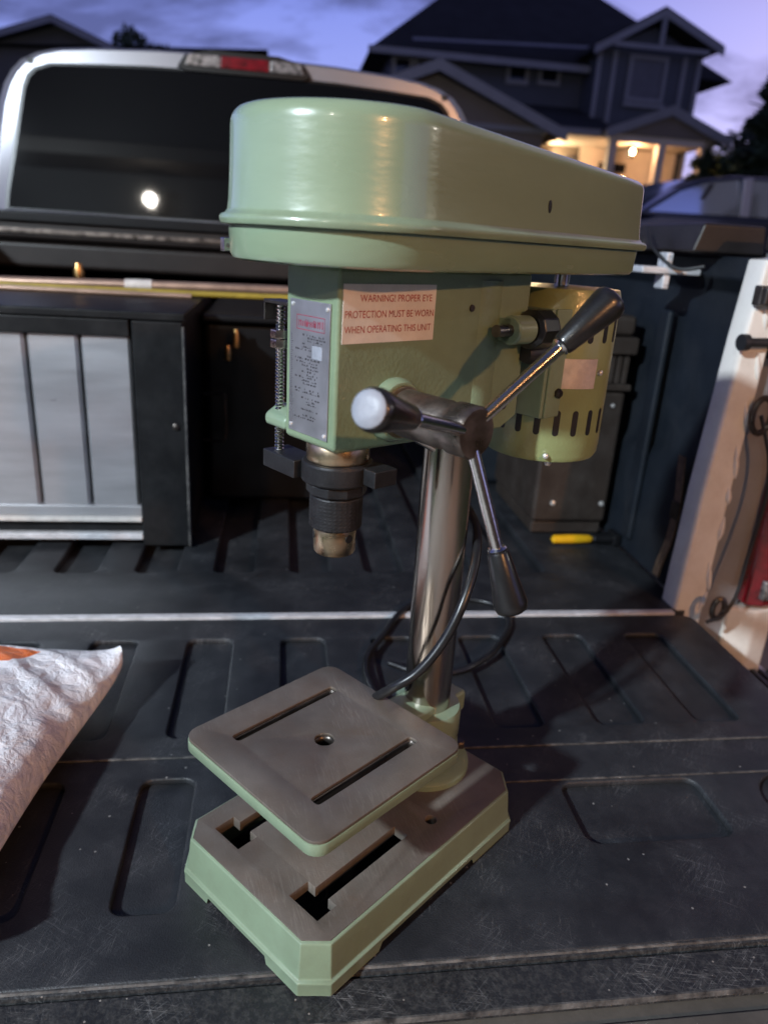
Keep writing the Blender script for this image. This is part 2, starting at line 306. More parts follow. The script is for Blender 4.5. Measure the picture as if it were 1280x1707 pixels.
def finish(name, me, mats, parent=None, smooth=35, bevel=0, seg=2, rot=None, loc=None, mids=None, recalc=True):
    if isinstance(mats, str): mats = [mats]
    for m in mats: me.materials.append(MATS[m])
    if mids and len(mats) > 1:
        for p, i in zip(me.polygons, mids): p.material_index = i
    if recalc:
        bm = bmesh.new(); bm.from_mesh(me); bmesh.ops.recalc_face_normals(bm, faces=bm.faces); bm.to_mesh(me); bm.free()
    if smooth:
        me.shade_smooth(); me.set_sharp_from_angle(angle=R(smooth))
    o = bpy.data.objects.new(name, me); COL.objects.link(o)
    if parent: o.parent = parent
    if rot is not None: o.rotation_euler = (0, 0, rot) if isinstance(rot, (int, float)) else rot
    if loc is not None: o.location = loc
    if bevel:
        b = o.modifiers.new('bevel', 'BEVEL'); b.width = bevel; b.segments = seg; b.limit_method = 'ANGLE'; b.angle_limit = R(35)
        b.harden_normals = True
    return o
def rrect(x0, x1, y0, y1, r, n=5):
    out = []
    for cx, cy, a0 in ((x1 - r, y1 - r, 0), (x0 + r, y1 - r, 90), (x0 + r, y0 + r, 180), (x1 - r, y0 + r, 270)):
        for k in range(n + 1):
            a = R(a0 + 90 * k / n); out.append((cx + r * math.cos(a), cy + r * math.sin(a)))
    return out
def plate_mesh(outlines, z0, z1, bevel=0.0, res=2):
    # first outline is the rim, the others are openings
    cu = bpy.data.curves.new('plate', 'CURVE'); cu.dimensions = '2D'; cu.fill_mode = 'BOTH'
    for poly in outlines:
        sp = cu.splines.new('POLY'); sp.points.add(len(poly) - 1); sp.use_cyclic_u = True
        for p, q in zip(sp.points, poly): p.co = (q[0], q[1], 0, 1)
    cu.extrude = (z1 - z0) / 2 - bevel; cu.bevel_depth = bevel; cu.bevel_resolution = res
    if bevel: cu.offset = -bevel
    o = bpy.data.objects.new('plate', cu); COL.objects.link(o)
    dg = bpy.context.evaluated_depsgraph_get(); dg.update()
    me = bpy.data.meshes.new_from_object(o.evaluated_get(dg))
    bpy.data.objects.remove(o); bpy.data.curves.remove(cu)
    me.materials.clear()
    me.transform(Matrix.Translation((0, 0, (z0 + z1) / 2)))
    bm = bmesh.new(); bm.from_mesh(me); bmesh.ops.remove_doubles(bm, verts=bm.verts, dist=1e-5); bm.to_mesh(me); bm.free()
    return me
def text_mesh(txt, size, M, depth=0.0):
    cu = bpy.data.curves.new('text', 'FONT'); cu.body = txt; cu.size = size; cu.align_x = 'LEFT'; cu.extrude = depth
    o = bpy.data.objects.new('text', cu); COL.objects.link(o)
    dg = bpy.context.evaluated_depsgraph_get(); dg.update()
    me = bpy.data.meshes.new_from_object(o.evaluated_get(dg))
    bpy.data.objects.remove(o); bpy.data.curves.remove(cu)
    me.materials.clear(); me.transform(M); return me
def empty(name, loc, label=None, cat=None, group=None, rz=0):
    o = bpy.data.objects.new(name, None); COL.objects.link(o); o.location = loc; o.rotation_euler = (0, 0, rz); o.empty_display_size = 0.05
    return tag(o, label, cat, group)
def tag(o, label=None, cat=None, group=None, kind=None):
    if label: o['label'] = label
    if cat: o['category'] = cat
    if group: o['group'] = group
    if kind: o['kind'] = kind
    return o

GZ = -0.88       # driveway level (the tailgate top is z = 0)
CX = -0.125      # centre line of the truck

# ================================================================== SETTING
def strip_sheet(name, m, x0, x1, prof, nx=2):
    mb = MB(); xs = [x0 + (x1 - x0) * i / (nx - 1) for i in range(nx)]
    vs = [(x, y, z) for (y, z) in prof for x in xs]
    fs = [(j * nx + i, j * nx + i + 1, (j + 1) * nx + i + 1, (j + 1) * nx + i) for j in range(len(prof) - 1) for i in range(nx - 1)]
    mb._add(vs, fs); return tag(mb.build(name, m, smooth=60), kind='structure')
strip_sheet('ground', 'lawn_green', -400, 400, [(-400, GZ - .02), (4.9, GZ - .02), (6.6, -0.42), (11.5, -0.42), (15, 0.08), (400, 0.08)])
strip_sheet('driveway', 'concrete', -2.6, 2.4, [(-3.3, GZ), (4.9, GZ), (5.6, -0.66)])
strip_sheet('road', 'asphalt', -300, 300, [(6.6, -0.412), (11.4, -0.412)])

# ---------------------------------------------------------------- the house across the street
hs = empty('house', (6.5, 20, 0.08), 'dark two-storey house with gabled roofs and a lit front porch across the street', 'house')
def hpart(name, mb, m, smooth=0, bevel=0, parent=None):
    o = mb.build(name, m, None, smooth, bevel); par = parent or hs
    bpy.context.view_layer.update(); o.parent = par; o.matrix_parent_inverse = par.matrix_world.inverted(); return o
HG = 0.05
hpart('wall', MB().box(2.5, 10.3, 20, 27, HG, 4.75), 'siding_blue')
# main hip roof
ro = hpart('roof', MB()._add([(1.95, 19.45, 4.68), (10.9, 19.45, 4.68), (10.9, 27.5, 4.68), (1.95, 27.5, 4.68), (4.95, 23.3, 7.4), (8.2, 23.3, 7.4)],
      [(0, 1, 5, 4), (1, 2, 5), (2, 3, 4, 5), (3, 0, 4), (0, 3, 2, 1)]), 'shingle')
hpart('gutter', MB().box(1.9, 7.2, 19.36, 19.45, 4.56, 4.70), 'trim_white', parent=ro)
hpart('lower_roof_band', MB()._add([(2.9, 19.30, 4.86), (7.6, 19.30, 5.06), (7.6, 19.40, 5.14), (2.9, 19.40, 4.94)], [(0, 1, 2, 3)]), 'trim_white', parent=ro)
def win(x0, x1, z0, z1, y, tr=0.09, glass='window_glass', bar=False):
    f = MB()
    f.box(x0 - tr, x0, y - .07, y + .02, z0 - tr, z1 + tr); f.box(x1, x1 + tr, y - .07, y + .02, z0 - tr, z1 + tr)
    f.box(x0, x1, y - .07, y + .02, z1, z1 + tr); f.box(x0, x1, y - .07, y + .02, z0 - tr, z0)
    w = hpart('window', f, 'trim_white')
    hpart('pane', MB().box(x0 + .001, x1 - .001, y - .03, y - .01, z0 + .001, z1 - .001), glass, parent=w)
win(5.42, 5.80, 4.38, 4.76, 20); win(6.22, 6.60, 4.42, 4.80, 20); win(3.15, 3.68, 4.2, 4.6, 20); win(2.62, 2.95, 4.2, 4.6, 20)
# right two-storey bay with its own gable
hpart('bay_wall', MB().box(7.25, 9.75, 19, 20.02, HG, 5.0), 'siding_blue')
hpart('bay_gable', MB().prism([(7.25, 5.0), (9.75, 5.0), (8.5, 5.52)], 19.0, 23, 'XZ'), 'siding_blue')
g = MB()
for sgn, xe, ze in ((-1, 6.95, 4.88), (1, 10.05, 5.1)):
    xa, za = 8.5, 5.74
    g._add([(xe, 18.6, ze), (xa, 18.6, za), (xa, 24, za), (xe, 24, ze), (xe, 18.6, ze + .12), (xa, 18.6, za + .12), (xa, 24, za + .12), (xe, 24, ze + .12)],
           [(0, 1, 2, 3), (4, 7, 6, 5), (0, 4, 5, 1), (1, 5, 6, 2), (2, 6, 7, 3), (3, 7, 4, 0)])
br = hpart('bay_roof', g, 'shingle')
for xe, ze in ((6.95, 4.88), (10.05, 5.1)):
    hpart('bargeboard', MB().prism([(xe, ze - .10), (8.5, 5.64), (8.5, 5.80), (xe, ze + .08)], 18.54, 18.597, 'XZ'), 'trim_white', parent=br)
hpart('tie_beam', MB().box(7.4, 9.7, 18.56, 18.62, 4.98, 5.08), 'trim_white', parent=br)
hpart('king_post', MB().box(8.46, 8.56, 18.55, 18.61, 5.08, 5.62), 'trim_white', parent=br)
for x in (7.25, 7.62, 9.35, 9.72): hpart('corner_board', MB().box(x - .05, x + .05, 18.95, 18.997, HG, 4.98), 'trim_white')
win(8.06, 8.85, 4.06, 4.86, 19, .08, 'blind_grey'); hpart('sill', MB().box(7.95, 8.98, 18.88, 18.93, 3.86, 3.95), 'trim_white')
# garage wing with its gable
hpart('garage_wall', MB().box(0.6, 5.15, 16, 20.0, HG, 2.78), 'siding_tan')
hpart('garage_gable', MB().prism([(0.6, 2.78), (5.15, 2.78), (2.87, 3.62)], 16.0, 21, 'XZ'), 'siding_tan')
g = MB()
for xe in (0.25, 5.5):
    g._add([(xe, 15.6, 2.66), (2.87, 15.6, 3.68), (2.87, 20, 3.68), (xe, 20, 2.66), (xe, 15.6, 2.78), (2.87, 15.6, 3.80), (2.87, 20, 3.80), (xe, 20, 2.78)],
           [(0, 1, 2, 3), (4, 7, 6, 5), (0, 4, 5, 1), (1, 5, 6, 2), (2, 6, 7, 3), (3, 7, 4, 0)])
gr = hpart('garage_roof', g, 'shingle')
for xe in (0.25, 5.5): hpart('bargeboard', MB().prism([(xe, 2.56), (2.87, 3.58), (2.87, 3.78), (xe, 2.76)], 15.54, 15.597, 'XZ'), 'trim_white', parent=gr)
hpart('garage_band', MB().box(0.6, 5.2, 15.93, 15.99, 2.72, 2.82), 'trim_white')
# sloping porch roof between garage and bay, porch gable, posts, door
hpart('porch_roof', MB()._add([(5.2, 17.3, 3.05), (7.4, 17.3, 3.05), (7.4, 20, 3.9), (5.2, 20, 3.9), (5.2, 17.3, 2.95), (7.4, 17.3, 2.95), (7.4, 20, 3.8), (5.2, 20, 3.8)],
      [(0, 1, 2, 3), (4, 7, 6, 5), (0, 4, 5, 1), (1, 5, 6, 2), (2, 6, 7, 3), (3, 7, 4, 0)]), 'shingle')
hpart('porch_fascia', MB().box(5.2, 6.95, 17.22, 17.296, 2.94, 3.07), 'trim_white')
g = MB()
for xe in (6.85, 9.75):
    g._add([(xe, 17.0, 2.98), (8.28, 17.0, 3.52), (8.28, 19, 3.52), (xe, 19, 2.98), (xe, 17.0, 3.08), (8.28, 17.0, 3.62), (8.28, 19, 3.62), (xe, 19, 3.08)],
           [(0, 1, 2, 3), (4, 7, 6, 5), (0, 4, 5, 1), (1, 5, 6, 2), (2, 6, 7, 3), (3, 7, 4, 0)])
pr_ = hpart('porch_gable_roof', g, 'shingle')
for xe in (6.85, 9.75): hpart('bargeboard', MB().prism([(xe, 2.88), (8.28, 3.42), (8.28, 3.62), (xe, 3.08)], 16.94, 16.997, 'XZ'), 'trim_white', parent=pr_)
hpart('porch_gable', MB().prism([(7.1, 3.0), (9.5, 3.0), (8.28, 3.42)], 17.05, 17.2, 'XZ'), 'siding_tan')
hpart('porch_beam', MB().box(7.0, 9.45, 17.1, 17.3, 2.86, 3.0), 'porch_cream')
hpart('porch_ceiling', MB().box(5.2, 9.45, 17.3, 18.99, 2.93, 2.97), 'porch_cream')
hpart('porch_back_wall', MB().box(7.05, 9.5, 18.90, 18.94, HG, 2.93), 'porch_cream')
hpart('porch_side_wall', MB().box(5.2, 7.05, 19.0, 19.9, HG, 2.93), 'siding_tan')
hpart('porch_floor', MB().box(5.2, 9.5, 17.1, 19, HG - .1, HG + .25), 'concrete')
for x in (7.12, 8.25, 9.25): hpart('porch_post', MB().box(x - .09, x + .09, 17.12, 17.3, HG + .25, 2.86), 'porch_cream', bevel=.01)
dr = hpart('front_door', MB().box(7.50, 8.28, 18.84, 18.899, HG + .25, 2.35), 'door_wood'); hpart('handle', MB().box(7.56, 7.60, 18.80, 18.839, 1.2, 1.3), 'brass', parent=dr)
hpart('transom_window', MB().box(7.55, 8.23, 18.85, 18.898, 2.42, 2.62), 'window_glass')
hpart('porch_shutter', MB().box(6.72, 7.0, 18.9, 18.999, 1.2, 2.7), 'siding_blue')
hpart('garage_side_return', MB().box(5.151, 5.25, 18.7, 19.0, HG, 2.93), 'siding_tan')

# ---------------------------------------------------------------- lamps: each a fixture with its own light
def lantern(name, label, loc, power, colr, bulb, facing, group=None, r=0.06):
    t = empty(name, loc, label, 'lamp', group, facing)
    MB().box(-.05, .05, .10, .125, -.12, .14).build('back_plate', 'glossy_black', t, 0, .004)
    MB().box(-.012, .012, .0, .10, .135, .155).build('arm', 'glossy_black', t, 0)
    c = MB(); c.lathe([(.075, .10), (.07, .12), (.02, .16)], 8); c.build('cap', 'glossy_black', t, 0)
    b = MB(); b.lathe([(.005, -.06), (.032, -.045), (.040, 0), (.030, .045), (.005, .06)], 16); b.build('bulb', bulb, t)
    for k in range(4):
        a = math.pi / 4 + k * math.pi / 2
        MB().box(-.004, .004, -.004, .004, -.10, .11, M=Matrix.Translation((.062 * math.cos(a), .062 * math.sin(a), 0))).build('bar', 'glossy_black', t, 0)
    MB().lathe([(.066, -.115), (.07, -.10)], 8).build('foot_ring', 'glossy_black', t, 0)
    ld = bpy.data.lights.new(name + '_light', 'POINT'); ld.energy = power; ld.color = colr; ld.shadow_soft_size = r
    lo = bpy.data.objects.new('light', ld); COL.objects.link(lo); lo.parent = t; lo.location = (0, -.10, 0)
    return t
lantern('porch_lamp', 'small lit lamp hanging under the porch gable of the house', (7.92, 17.9, 2.78), 95, (1.0, 0.55, 0.27), 'bulb_warm', 0, r=.05)
lantern('wall_lamp', 'glowing wall lamp beside the garage of the house across the street', (6.22, 18.86, 2.52), 100, (1.0, 0.74, 0.42), 'bulb_warm', 0, r=.05)
# own garage behind the photographer: wall, door and a lamp on each side
ga = empty('garage', (0.2, -3.4, GZ), 'dark garage front with a brown panelled door behind the photographer', 'garage')
def gpart(name, mb, m, bevel=0, parent=None):
    o = mb.build(name, m, None, 0, bevel); par = parent or ga; bpy.context.view_layer.update(); o.parent = par; o.matrix_parent_inverse = par.matrix_world.inverted(); return o
gpart('wall', MB().box(-5.2, -1.2, -3.7, -3.4, GZ, 2.5).box(1.6, 4.2, -3.7, -3.4, GZ, 2.5).box(-1.2, 1.6, -3.7, -3.4, 1.35, 2.5), 'garage_siding')
gpart('added_upper_wall', MB().box(-5.2, 4.2, -3.7, -3.45, 2.651, 5.0), 'garage_siding')  # upper storey and roof added out of view to cut ambient sky light
gpart('roof', MB().prism([(-2.9, 4.95), (-3.0, 5.1), (-7.5, 7.4), (-12, 5.1), (-12, 4.95)], -5.6, 4.6, 'YZ'), 'shingle')
gpart('eave', MB().box(-5.4, 4.4, -3.9, -2.9, 2.505, 2.65), 'garage_white')
gd = gpart('garage_door', MB().box(-1.2, 1.6, -3.62, -3.55, GZ, 1.35), 'garage_white')
for i in range(4):
    for j in range(4):
        gpart('panel', MB().box(-1.12 + j * .69, -.52 + j * .69, -3.549, -3.53, GZ + .06 + i * .56, GZ + .5 + i * .56), 'garage_white', .01, gd)
A_ = lantern('garage_lamp', 'lit wall lantern left of the brown garage door', (-1.39, -3.15, 2.15), 36, (1.0, 0.93, 0.82), 'bulb_neutral', math.pi, 'lanterns on the garage front')
B_ = lantern('garage_lamp', 'lit warm wall lantern right of the brown garage door', (1.85, -3.15, 2.0), 250, (1.0, 0.46, 0.17), 'bulb_warm', math.pi, 'lanterns on the garage front')
def post_lamp(label, loc, power, colr, bulb, h, r=.09):
    t = empty('lamp_post', (loc[0], loc[1], GZ), label, 'lamp post', None)
    MB().lathe([(.09, 0), (.09, .06), (.045, .1), (.035, h)], 16).build('post', 'glossy_black', t)
    MB().lathe([(.05, h), (.13, h + .03), (.14, h + .30), (.03, h + .36)], 12, caps=True).build('lamp_head', 'glossy_black', t)
    MB().lathe([(.005, h - .14), (.055, h - .11), (.07, h - .05), (.05, h - .001)], 16).build('bulb', bulb, t)
    ld = bpy.data.lights.new('lamp_post_light', 'POINT'); ld.energy = power; ld.color = colr; ld.shadow_soft_size = r
    lo = bpy.data.objects.new('light', ld); COL.objects.link(lo); lo.parent = t; lo.location = (0.13, 0.13, h - .05)
    return t
post_lamp('black lamp post with a cool white lamp left of the truck', (-2.65, -1.65), 900, (0.78, 0.90, 1.0), 'bulb_cool', 3.1, .07)
post_lamp('black lamp post with a white lamp far right beside the drive', (5.6, -0.35), 45, (1.0, 0.93, 0.84), 'bulb_neutral', 3.0, .08)

# ---------------------------------------------------------------- neighbouring house at the left (roofline only in view)
h2 = empty('house', (-4, 24, 0.08), 'low dark house whose roofline shows above the cab at left', 'house')
def h2part(name, mb, m, parent=None):
    o = mb.build(name, m, None, 0); bpy.context.view_layer.update(); par = parent or h2; o.parent = par; o.matrix_parent_inverse = par.matrix_world.inverted(); return o
h2part('wall', MB().box(-9.2, -0.9, 24, 31, HG, 4.7), 'siding_left')
h2part('gable', MB().prism([(-8.2, 4.7), (-3.8, 4.7), (-6.0, 5.4)], 23.98, 28, 'XZ'), 'siding_left')
r2 = h2part('roof', MB()._add([(-9.6, 23.6, 4.66), (-0.45, 23.6, 5.25), (-0.45, 27.5, 5.6), (-9.6, 27.5, 5.1), (-9.6, 31.4, 4.6), (-0.45, 31.4, 4.9)], [(0, 1, 2, 3), (3, 2, 5, 4), (0, 4, 5, 1)]), 'shingle')
g = MB()
for xe in (-8.9, -3.4):
    g._add([(xe, 23.4, 4.45), (-6.0, 23.4, 5.42), (-6.0, 28, 5.42), (xe, 28, 4.45), (xe, 23.4, 4.57), (-6.0, 23.4, 5.54), (-6.0, 28, 5.54), (xe, 28, 4.57)],
           [(0, 1, 2, 3), (4, 7, 6, 5), (0, 4, 5, 1), (1, 5, 6, 2), (2, 6, 7, 3), (3, 7, 4, 0)])
gr2 = h2part('gable_roof', g, 'shingle')
for xe in (-8.9, -3.4): h2part('bargeboard', MB().prism([(xe, 4.38), (-6.0, 5.35), (-6.0, 5.50), (xe, 4.53)], 23.33, 23.395, 'XZ'), 'trim_white', gr2)

# ---------------------------------------------------------------- house added out of view at right to block the bright low sky
h3 = empty('house', (13, 0, GZ), 'unseen dark two-storey house added right of the drive to block sky glow', 'house')
def h3part(name, mb, m):
    o = mb.build(name, m, None, 0); bpy.context.view_layer.update(); o.parent = h3; o.matrix_parent_inverse = h3.matrix_world.inverted(); return o
h3part('wall', MB().box(8.6, 17, -1.9, 7.5, GZ - .02, 5.0), 'siding_blue')
h3part('roof', MB().prism([(8.0, 4.9), (8.0, 5.05), (12.8, 7.6), (17.6, 5.05), (17.6, 4.9)], -2.3, 8.0, 'XZ'), 'shingle')
for yy in (-.5, 2.5, 5.5): h3part('window', MB().box(8.55, 8.62, yy - .5, yy + .5, 2.6, 3.9), 'window_glass')
# ---------------------------------------------------------------- trees
def tree(name, label, base, h, trunk_h, blobs, leafm, n, size, group=None, conifer=False):
    t = empty(name, base, label, 'tree', group)
    tr = MB(); tr.lathe([(.16 * h / 6, -.05), (.11 * h / 6, h * .3), (.05 * h / 6, h * .75), (.012, h * .97)], 10)
    rnd = random.Random(len(label) * 7 + n)
    for k in range(14):
        z = h * (.25 + .6 * k / 14); a = rnd.uniform(0, 6.28); L = h * .26 * (1 - .5 * k / 14)
        tr.rod((0, 0, z), (L * math.cos(a), L * math.sin(a), z + L * (.05 if conifer else .55)), [(.035 * h / 6, 0), (.008, 1)], 6)
    tr.build('trunk', 'bark', t)
    vs = []; fs = []
    for k in range(n):
        if conifer:
            z = rnd.random() ** 1.25; rr = (1 - z) * blobs * (.55 + .45 * math.sin(z * 46 + rnd.random())) * rnd.random() ** .45 + .03; a = rnd.uniform(0, 6.28)
            c = Vector((rr * math.cos(a), rr * math.sin(a), trunk_h + z * (h - trunk_h) - .12 * rr))
        else:
            bx, by, bz, brr = rnd.choice(blobs)
            d = Vector((rnd.gauss(0, 1), rnd.gauss(0, 1), rnd.gauss(0, 1))).normalized() * brr * rnd.random() ** .4
            c = Vector((bx, by, bz)) + d
        s_ = size * rnd.uniform(.5, 1.4)
        a1 = Vector((rnd.gauss(0, 1), rnd.gauss(0, 1), rnd.gauss(0, 1) * .5)).normalized(); a2 = a1.orthogonal().normalized()
        i = len(vs); vs += [c - a1 * s_, c + a2 * s_ * .45, c + a1 * s_, c - a2 * s_ * .45]; fs.append((i, i + 1, i + 2, i + 3))
    m = MB(); m._add(vs, fs); m.build('crown', leafm, t, 0, recalc=False)
    return t
def blobs(n, w, z0, z1, r0, r1, seed):
    q = random.Random(seed); return [(q.uniform(-w, w), q.uniform(-w, w), q.uniform(z0, z1), q.uniform(r0, r1)) for _ in range(n)]
tree('conifer_tree', 'tall dark conifer at the right edge behind the parked car', (9.6, 15.5, .05), 4.45, .2, 1.25, 'needle', 9000, .11, 'conifers right of the house', True)
tree('conifer_tree', 'shorter dark conifer left of the tall one beside the house', (9.3, 17.2, .05), 3.0, .2, 1.2, 'needle', 7000, .11, 'conifers right of the house', True)
tree('bushy_tree', 'broad dark leafy tree filling the gap right of the house', (10.75, 17.8, .05), 3.4, .8, blobs(20, 1.05, .6, 2.75, .45, .8, 3), 'leaf', 12000, .12, 'leafy trees')
tree('bushy_tree', 'tall bushy tree poking above the left roofline', (-4.6, 30.5, .05), 6.6, 2.5, blobs(14, .95, 4.6, 6.15, .35, .7, 5), 'leaf', 7000, .13, 'leafy trees')
tree('bushy_tree', 'small treetop over the middle of the left roof', (-2.4, 31.5, .05), 6.2, 2.5, blobs(9, .8, 4.9, 6.0, .3, .5, 9), 'leaf', 4000, .12, 'leafy trees')
tree('bushy_tree', 'dark shrubby tree at the far left edge behind the cab', (-9.6, 19.5, .05), 4.4, 1.5, blobs(14, 1.2, 2.0, 3.9, .5, .8, 11), 'leaf', 7000, .13, 'leafy trees')

# ---------------------------------------------------------------- parked car on the street
car = empty('parked_car', (4.6, 7.4, -.41), 'dark car with blue-reflecting windows and a silver pillar parked on the street at right', 'car')
def cpart(name, mb, m, smooth=35, bevel=0, parent=None):
    o = mb.build(name, m, None, smooth, bevel); bpy.context.view_layer.update(); par = parent or car; o.parent = par; o.matrix_parent_inverse = par.matrix_world.inverted(); return o
lower = [(1.55, -.12), (1.50, .35), (1.62, .62), (2.1, .74), (3.05, .86), (3.2, .90), (6.3, .94), (6.42, .70), (6.45, .1), (6.3, -.14)]
upper = [(3.02, .88), (3.36, 1.10), (3.58, 1.20), (3.90, 1.25), (4.9, 1.26), (5.7, 1.20), (6.15, .97), (6.2, .90)]
def slab(poly, y0, y1, inset):
    c = Vector((sum(p[0] for p in poly) / len(poly), sum(p[1] for p in poly) / len(poly)))
    def ring(y, k): return [((p[0] - c.x) * k + c.x, y, (p[1] - c.y) * k + c.y) for p in poly]
    return MB().loft([ring(y0, inset), ring(y0 + .12, 1), ring(y1 - .12, 1), ring(y1, inset)])
cpart('body', slab(lower, 6.5, 8.3, .97), 'car_paint', 30, .02)
mb = MB(); n = len(upper)
bot = lambda y, ins, top: [(p[0], y + (ins * (p[1] - .88) / .38), p[1]) for p in upper]
mb.loft([bot(6.56, .06, 0), bot(8.24, -.06, 0)])
cpart('cabin', mb, 'car_paint', 25, .02)
cpart('door_pillar', MB().prism([(3.985, .92), (3.955, 1.225), (4.035, 1.235), (4.07, .92)], 6.545, 6.60, 'XZ'), 'car_silver', 0, .005)
def cwin(poly):
    return MB()._add([(x, 6.545 + .06 * (z - .88) / .38, z) for x, z in poly] + [(x, 6.575 + .06 * (z - .88) / .38, z) for x, z in poly],
                     [tuple(range(len(poly)))[::-1], tuple(range(len(poly), 2 * len(poly)))] + [(i, (i + 1) % len(poly), len(poly) + (i + 1) % len(poly), len(poly) + i) for i in range(len(poly))])
for poly in ([(3.13, .915), (3.40, 1.09), (3.62, 1.17), (3.93, 1.215), (3.97, .925)], [(4.08, .925), (4.05, 1.22), (4.85, 1.225), (4.90, .93)], [(5.0, .93), (4.97, 1.22), (5.6, 1.165), (5.95, .98), (5.9, .93)]):
    cpart('side_window', cwin(poly), 'car_glass', 0)
cpart('window_divider', MB().prism([(3.52, .92), (3.66, 1.165), (3.70, 1.165), (3.57, .92)], 6.50, 6.54, 'XZ', M=Matrix.Translation((0, .07, 0))), 'glossy_black', 0)
cpart('windscreen', MB()._add([(3.0, 6.75, .90), (3.0, 8.05, .90), (3.57, 7.95, 1.215), (3.57, 6.85, 1.215)], [(0, 1, 2, 3)]), 'car_glass', 0)
for x in (2.35, 5.5):
    for y in (6.52, 8.28):
        w = cpart('wheel', MB().lathe([(.20, -.10), (.31, -.09), (.33, 0), (.31, .09), (.20, .10)], 24, M=Matrix.Translation((x, y, -.08)) @ Matrix.Rotation(R(90), 4, 'X')), 'tyre')
        cpart('rim', MB().lathe([(.02, -.108), (.19, -.104), (.195, .104), (.02, .108)], 16, M=Matrix.Translation((x, y, -.08)) @ Matrix.Rotation(R(90), 4, 'X')), 'car_silver', parent=w)
cpart('headlight', MB().box(1.53, 1.66, 6.52, 6.9, .42, .60), 'clear_lens', bevel=.02)

# ================================================================== PICKUP TRUCK
tk = empty('pickup_truck', (CX, 3.0, GZ), 'silver pickup truck with open tailgate and black bed liner', 'truck')
TKI = Matrix.Translation((-CX, -3.0, -GZ))
def tp(o, parent=None):
    o.parent = parent or tk
    if parent is None: o.matrix_parent_inverse = TKI
    else: o.matrix_parent_inverse = Matrix.Identity(4)
    return o
XL, XR = 2 * CX - 0.672, 0.672
# --- tailgate with moulded liner
tg = tp(MB().box(XL + .004, XR - .004, .30, 1.000, -.060, -.0125).build('tailgate', 'tailgate_metal', None, 0, .006))
ribs = []
for k in range(-5, 7):
    c = .035 + .1295 * k
    if c + .03 > XR - .05 or c - .03 < XL + .05: continue
    ribs.append(rrect(c - .031, c + .031, .722, .942, .012))
for k in range(-6, 2):
    c = -.112 + .1295 * k
    if c - .03 < XL + .05 or c > .1: continue
    ribs.append(rrect(c - .027, c + .027, .487, .653, .012))
ribs.append(rrect(.305, .462, .536, .622, .014))
circ = [(.575 + .050 * math.cos(2 * math.pi * k / 28), .580 + .046 * math.sin(2 * math.pi * k / 28)) for k in range(28)]
ribs.append(circ)
me = plate_mesh([rrect(XL + .006, XR - .006, .424, 1.000, .02)] + ribs, -.0085, 0.0, .0028)
liner = tp(finish('tailgate_liner', me, 'bed_liner', None, 40))
tp(MB().box(XL + .01, XR - .01, .43, .995, -.0122, -.0082).build('liner_groove_floor', 'bed_liner', None, 0), liner)
tp(MB().box(XL + .02, XR - .02, .6845, .6875, -.0005, .0016).build('liner_seam', 'worn_edge', None, 0, .0006), liner)
tp(MB().box(.245, XR - .02, .6255, .6280, -.0005, .0013).build('liner_ridge', 'worn_edge', None, 0, .0005), liner)
tp(MB().prism([(.424, -.0125), (.424, -.0015), (.4205, -.0028), (.4175, -.0125)], XL + .006, XR - .006, 'YZ').build('liner_lip', 'liner_edge', None, 30), liner)
tp(MB().prism([(.4245, -.0022), (.4245, -.0004), (.4230, -.0003), (.4220, -.0018)], XL + .006, XR - .006, 'YZ').build('liner_lip_edge', 'worn_edge', None, 30), liner)
tp(MB().prism([(.3830, -.0060), (.3830, -.0030), (.3812, -.0027), (.3800, -.0070)], XL + .006, XR - .006, 'YZ').build('strip_edge', 'worn_edge', None, 30), tg)
tp(MB().box(XL + .006, XR - .006, .381, .417, -.0122, -.0032).build('tailgate_edge_strip', 'liner_edge', None, 0, .002), tg)
tp(MB().box(.10, .60, .318, .368, -.0124, -.0085).build('tailgate_handle_panel', 'tailgate_metal', None, 0, .002), tg)
# --- hinge gap and lit edge of the floor liner
tp(MB().box(XL + .03, XR - .03, 1.0040, 1.0162, -.03, .0016).build('lit_liner_edge', 'alu_and_lit_edge', None, 0, .001))  # pale strip painting in the lit edge of the bed floor liner
tp(MB().box(XL + .01, XR - .01, 1.0005, 1.0035, -.07, -.035).build('hinge_tube', 'dark_steel', None, 0))
# --- bed floor liner with ribs
fr = []
for k in range(-6, 6):
    c = -.205 + .1295 * k
    if XL + .05 < c - .035 and c + .035 < XR - .04: fr.append(rrect(c - .034, c + .034, 1.165, 2.5, .014))
me = plate_mesh([rrect(XL + .002, XR - .002, 1.017, 2.62, .006)] + fr, -.016, 0.0, .004)
bf = tp(finish('bed_floor', me, 'bed_liner', None, 40))
tp(MB().box(XL + .01, XR - .01, 1.02, 2.615, -.022, -.0155).build('floor_groove_bottom', 'bed_liner', None, 0), bf)
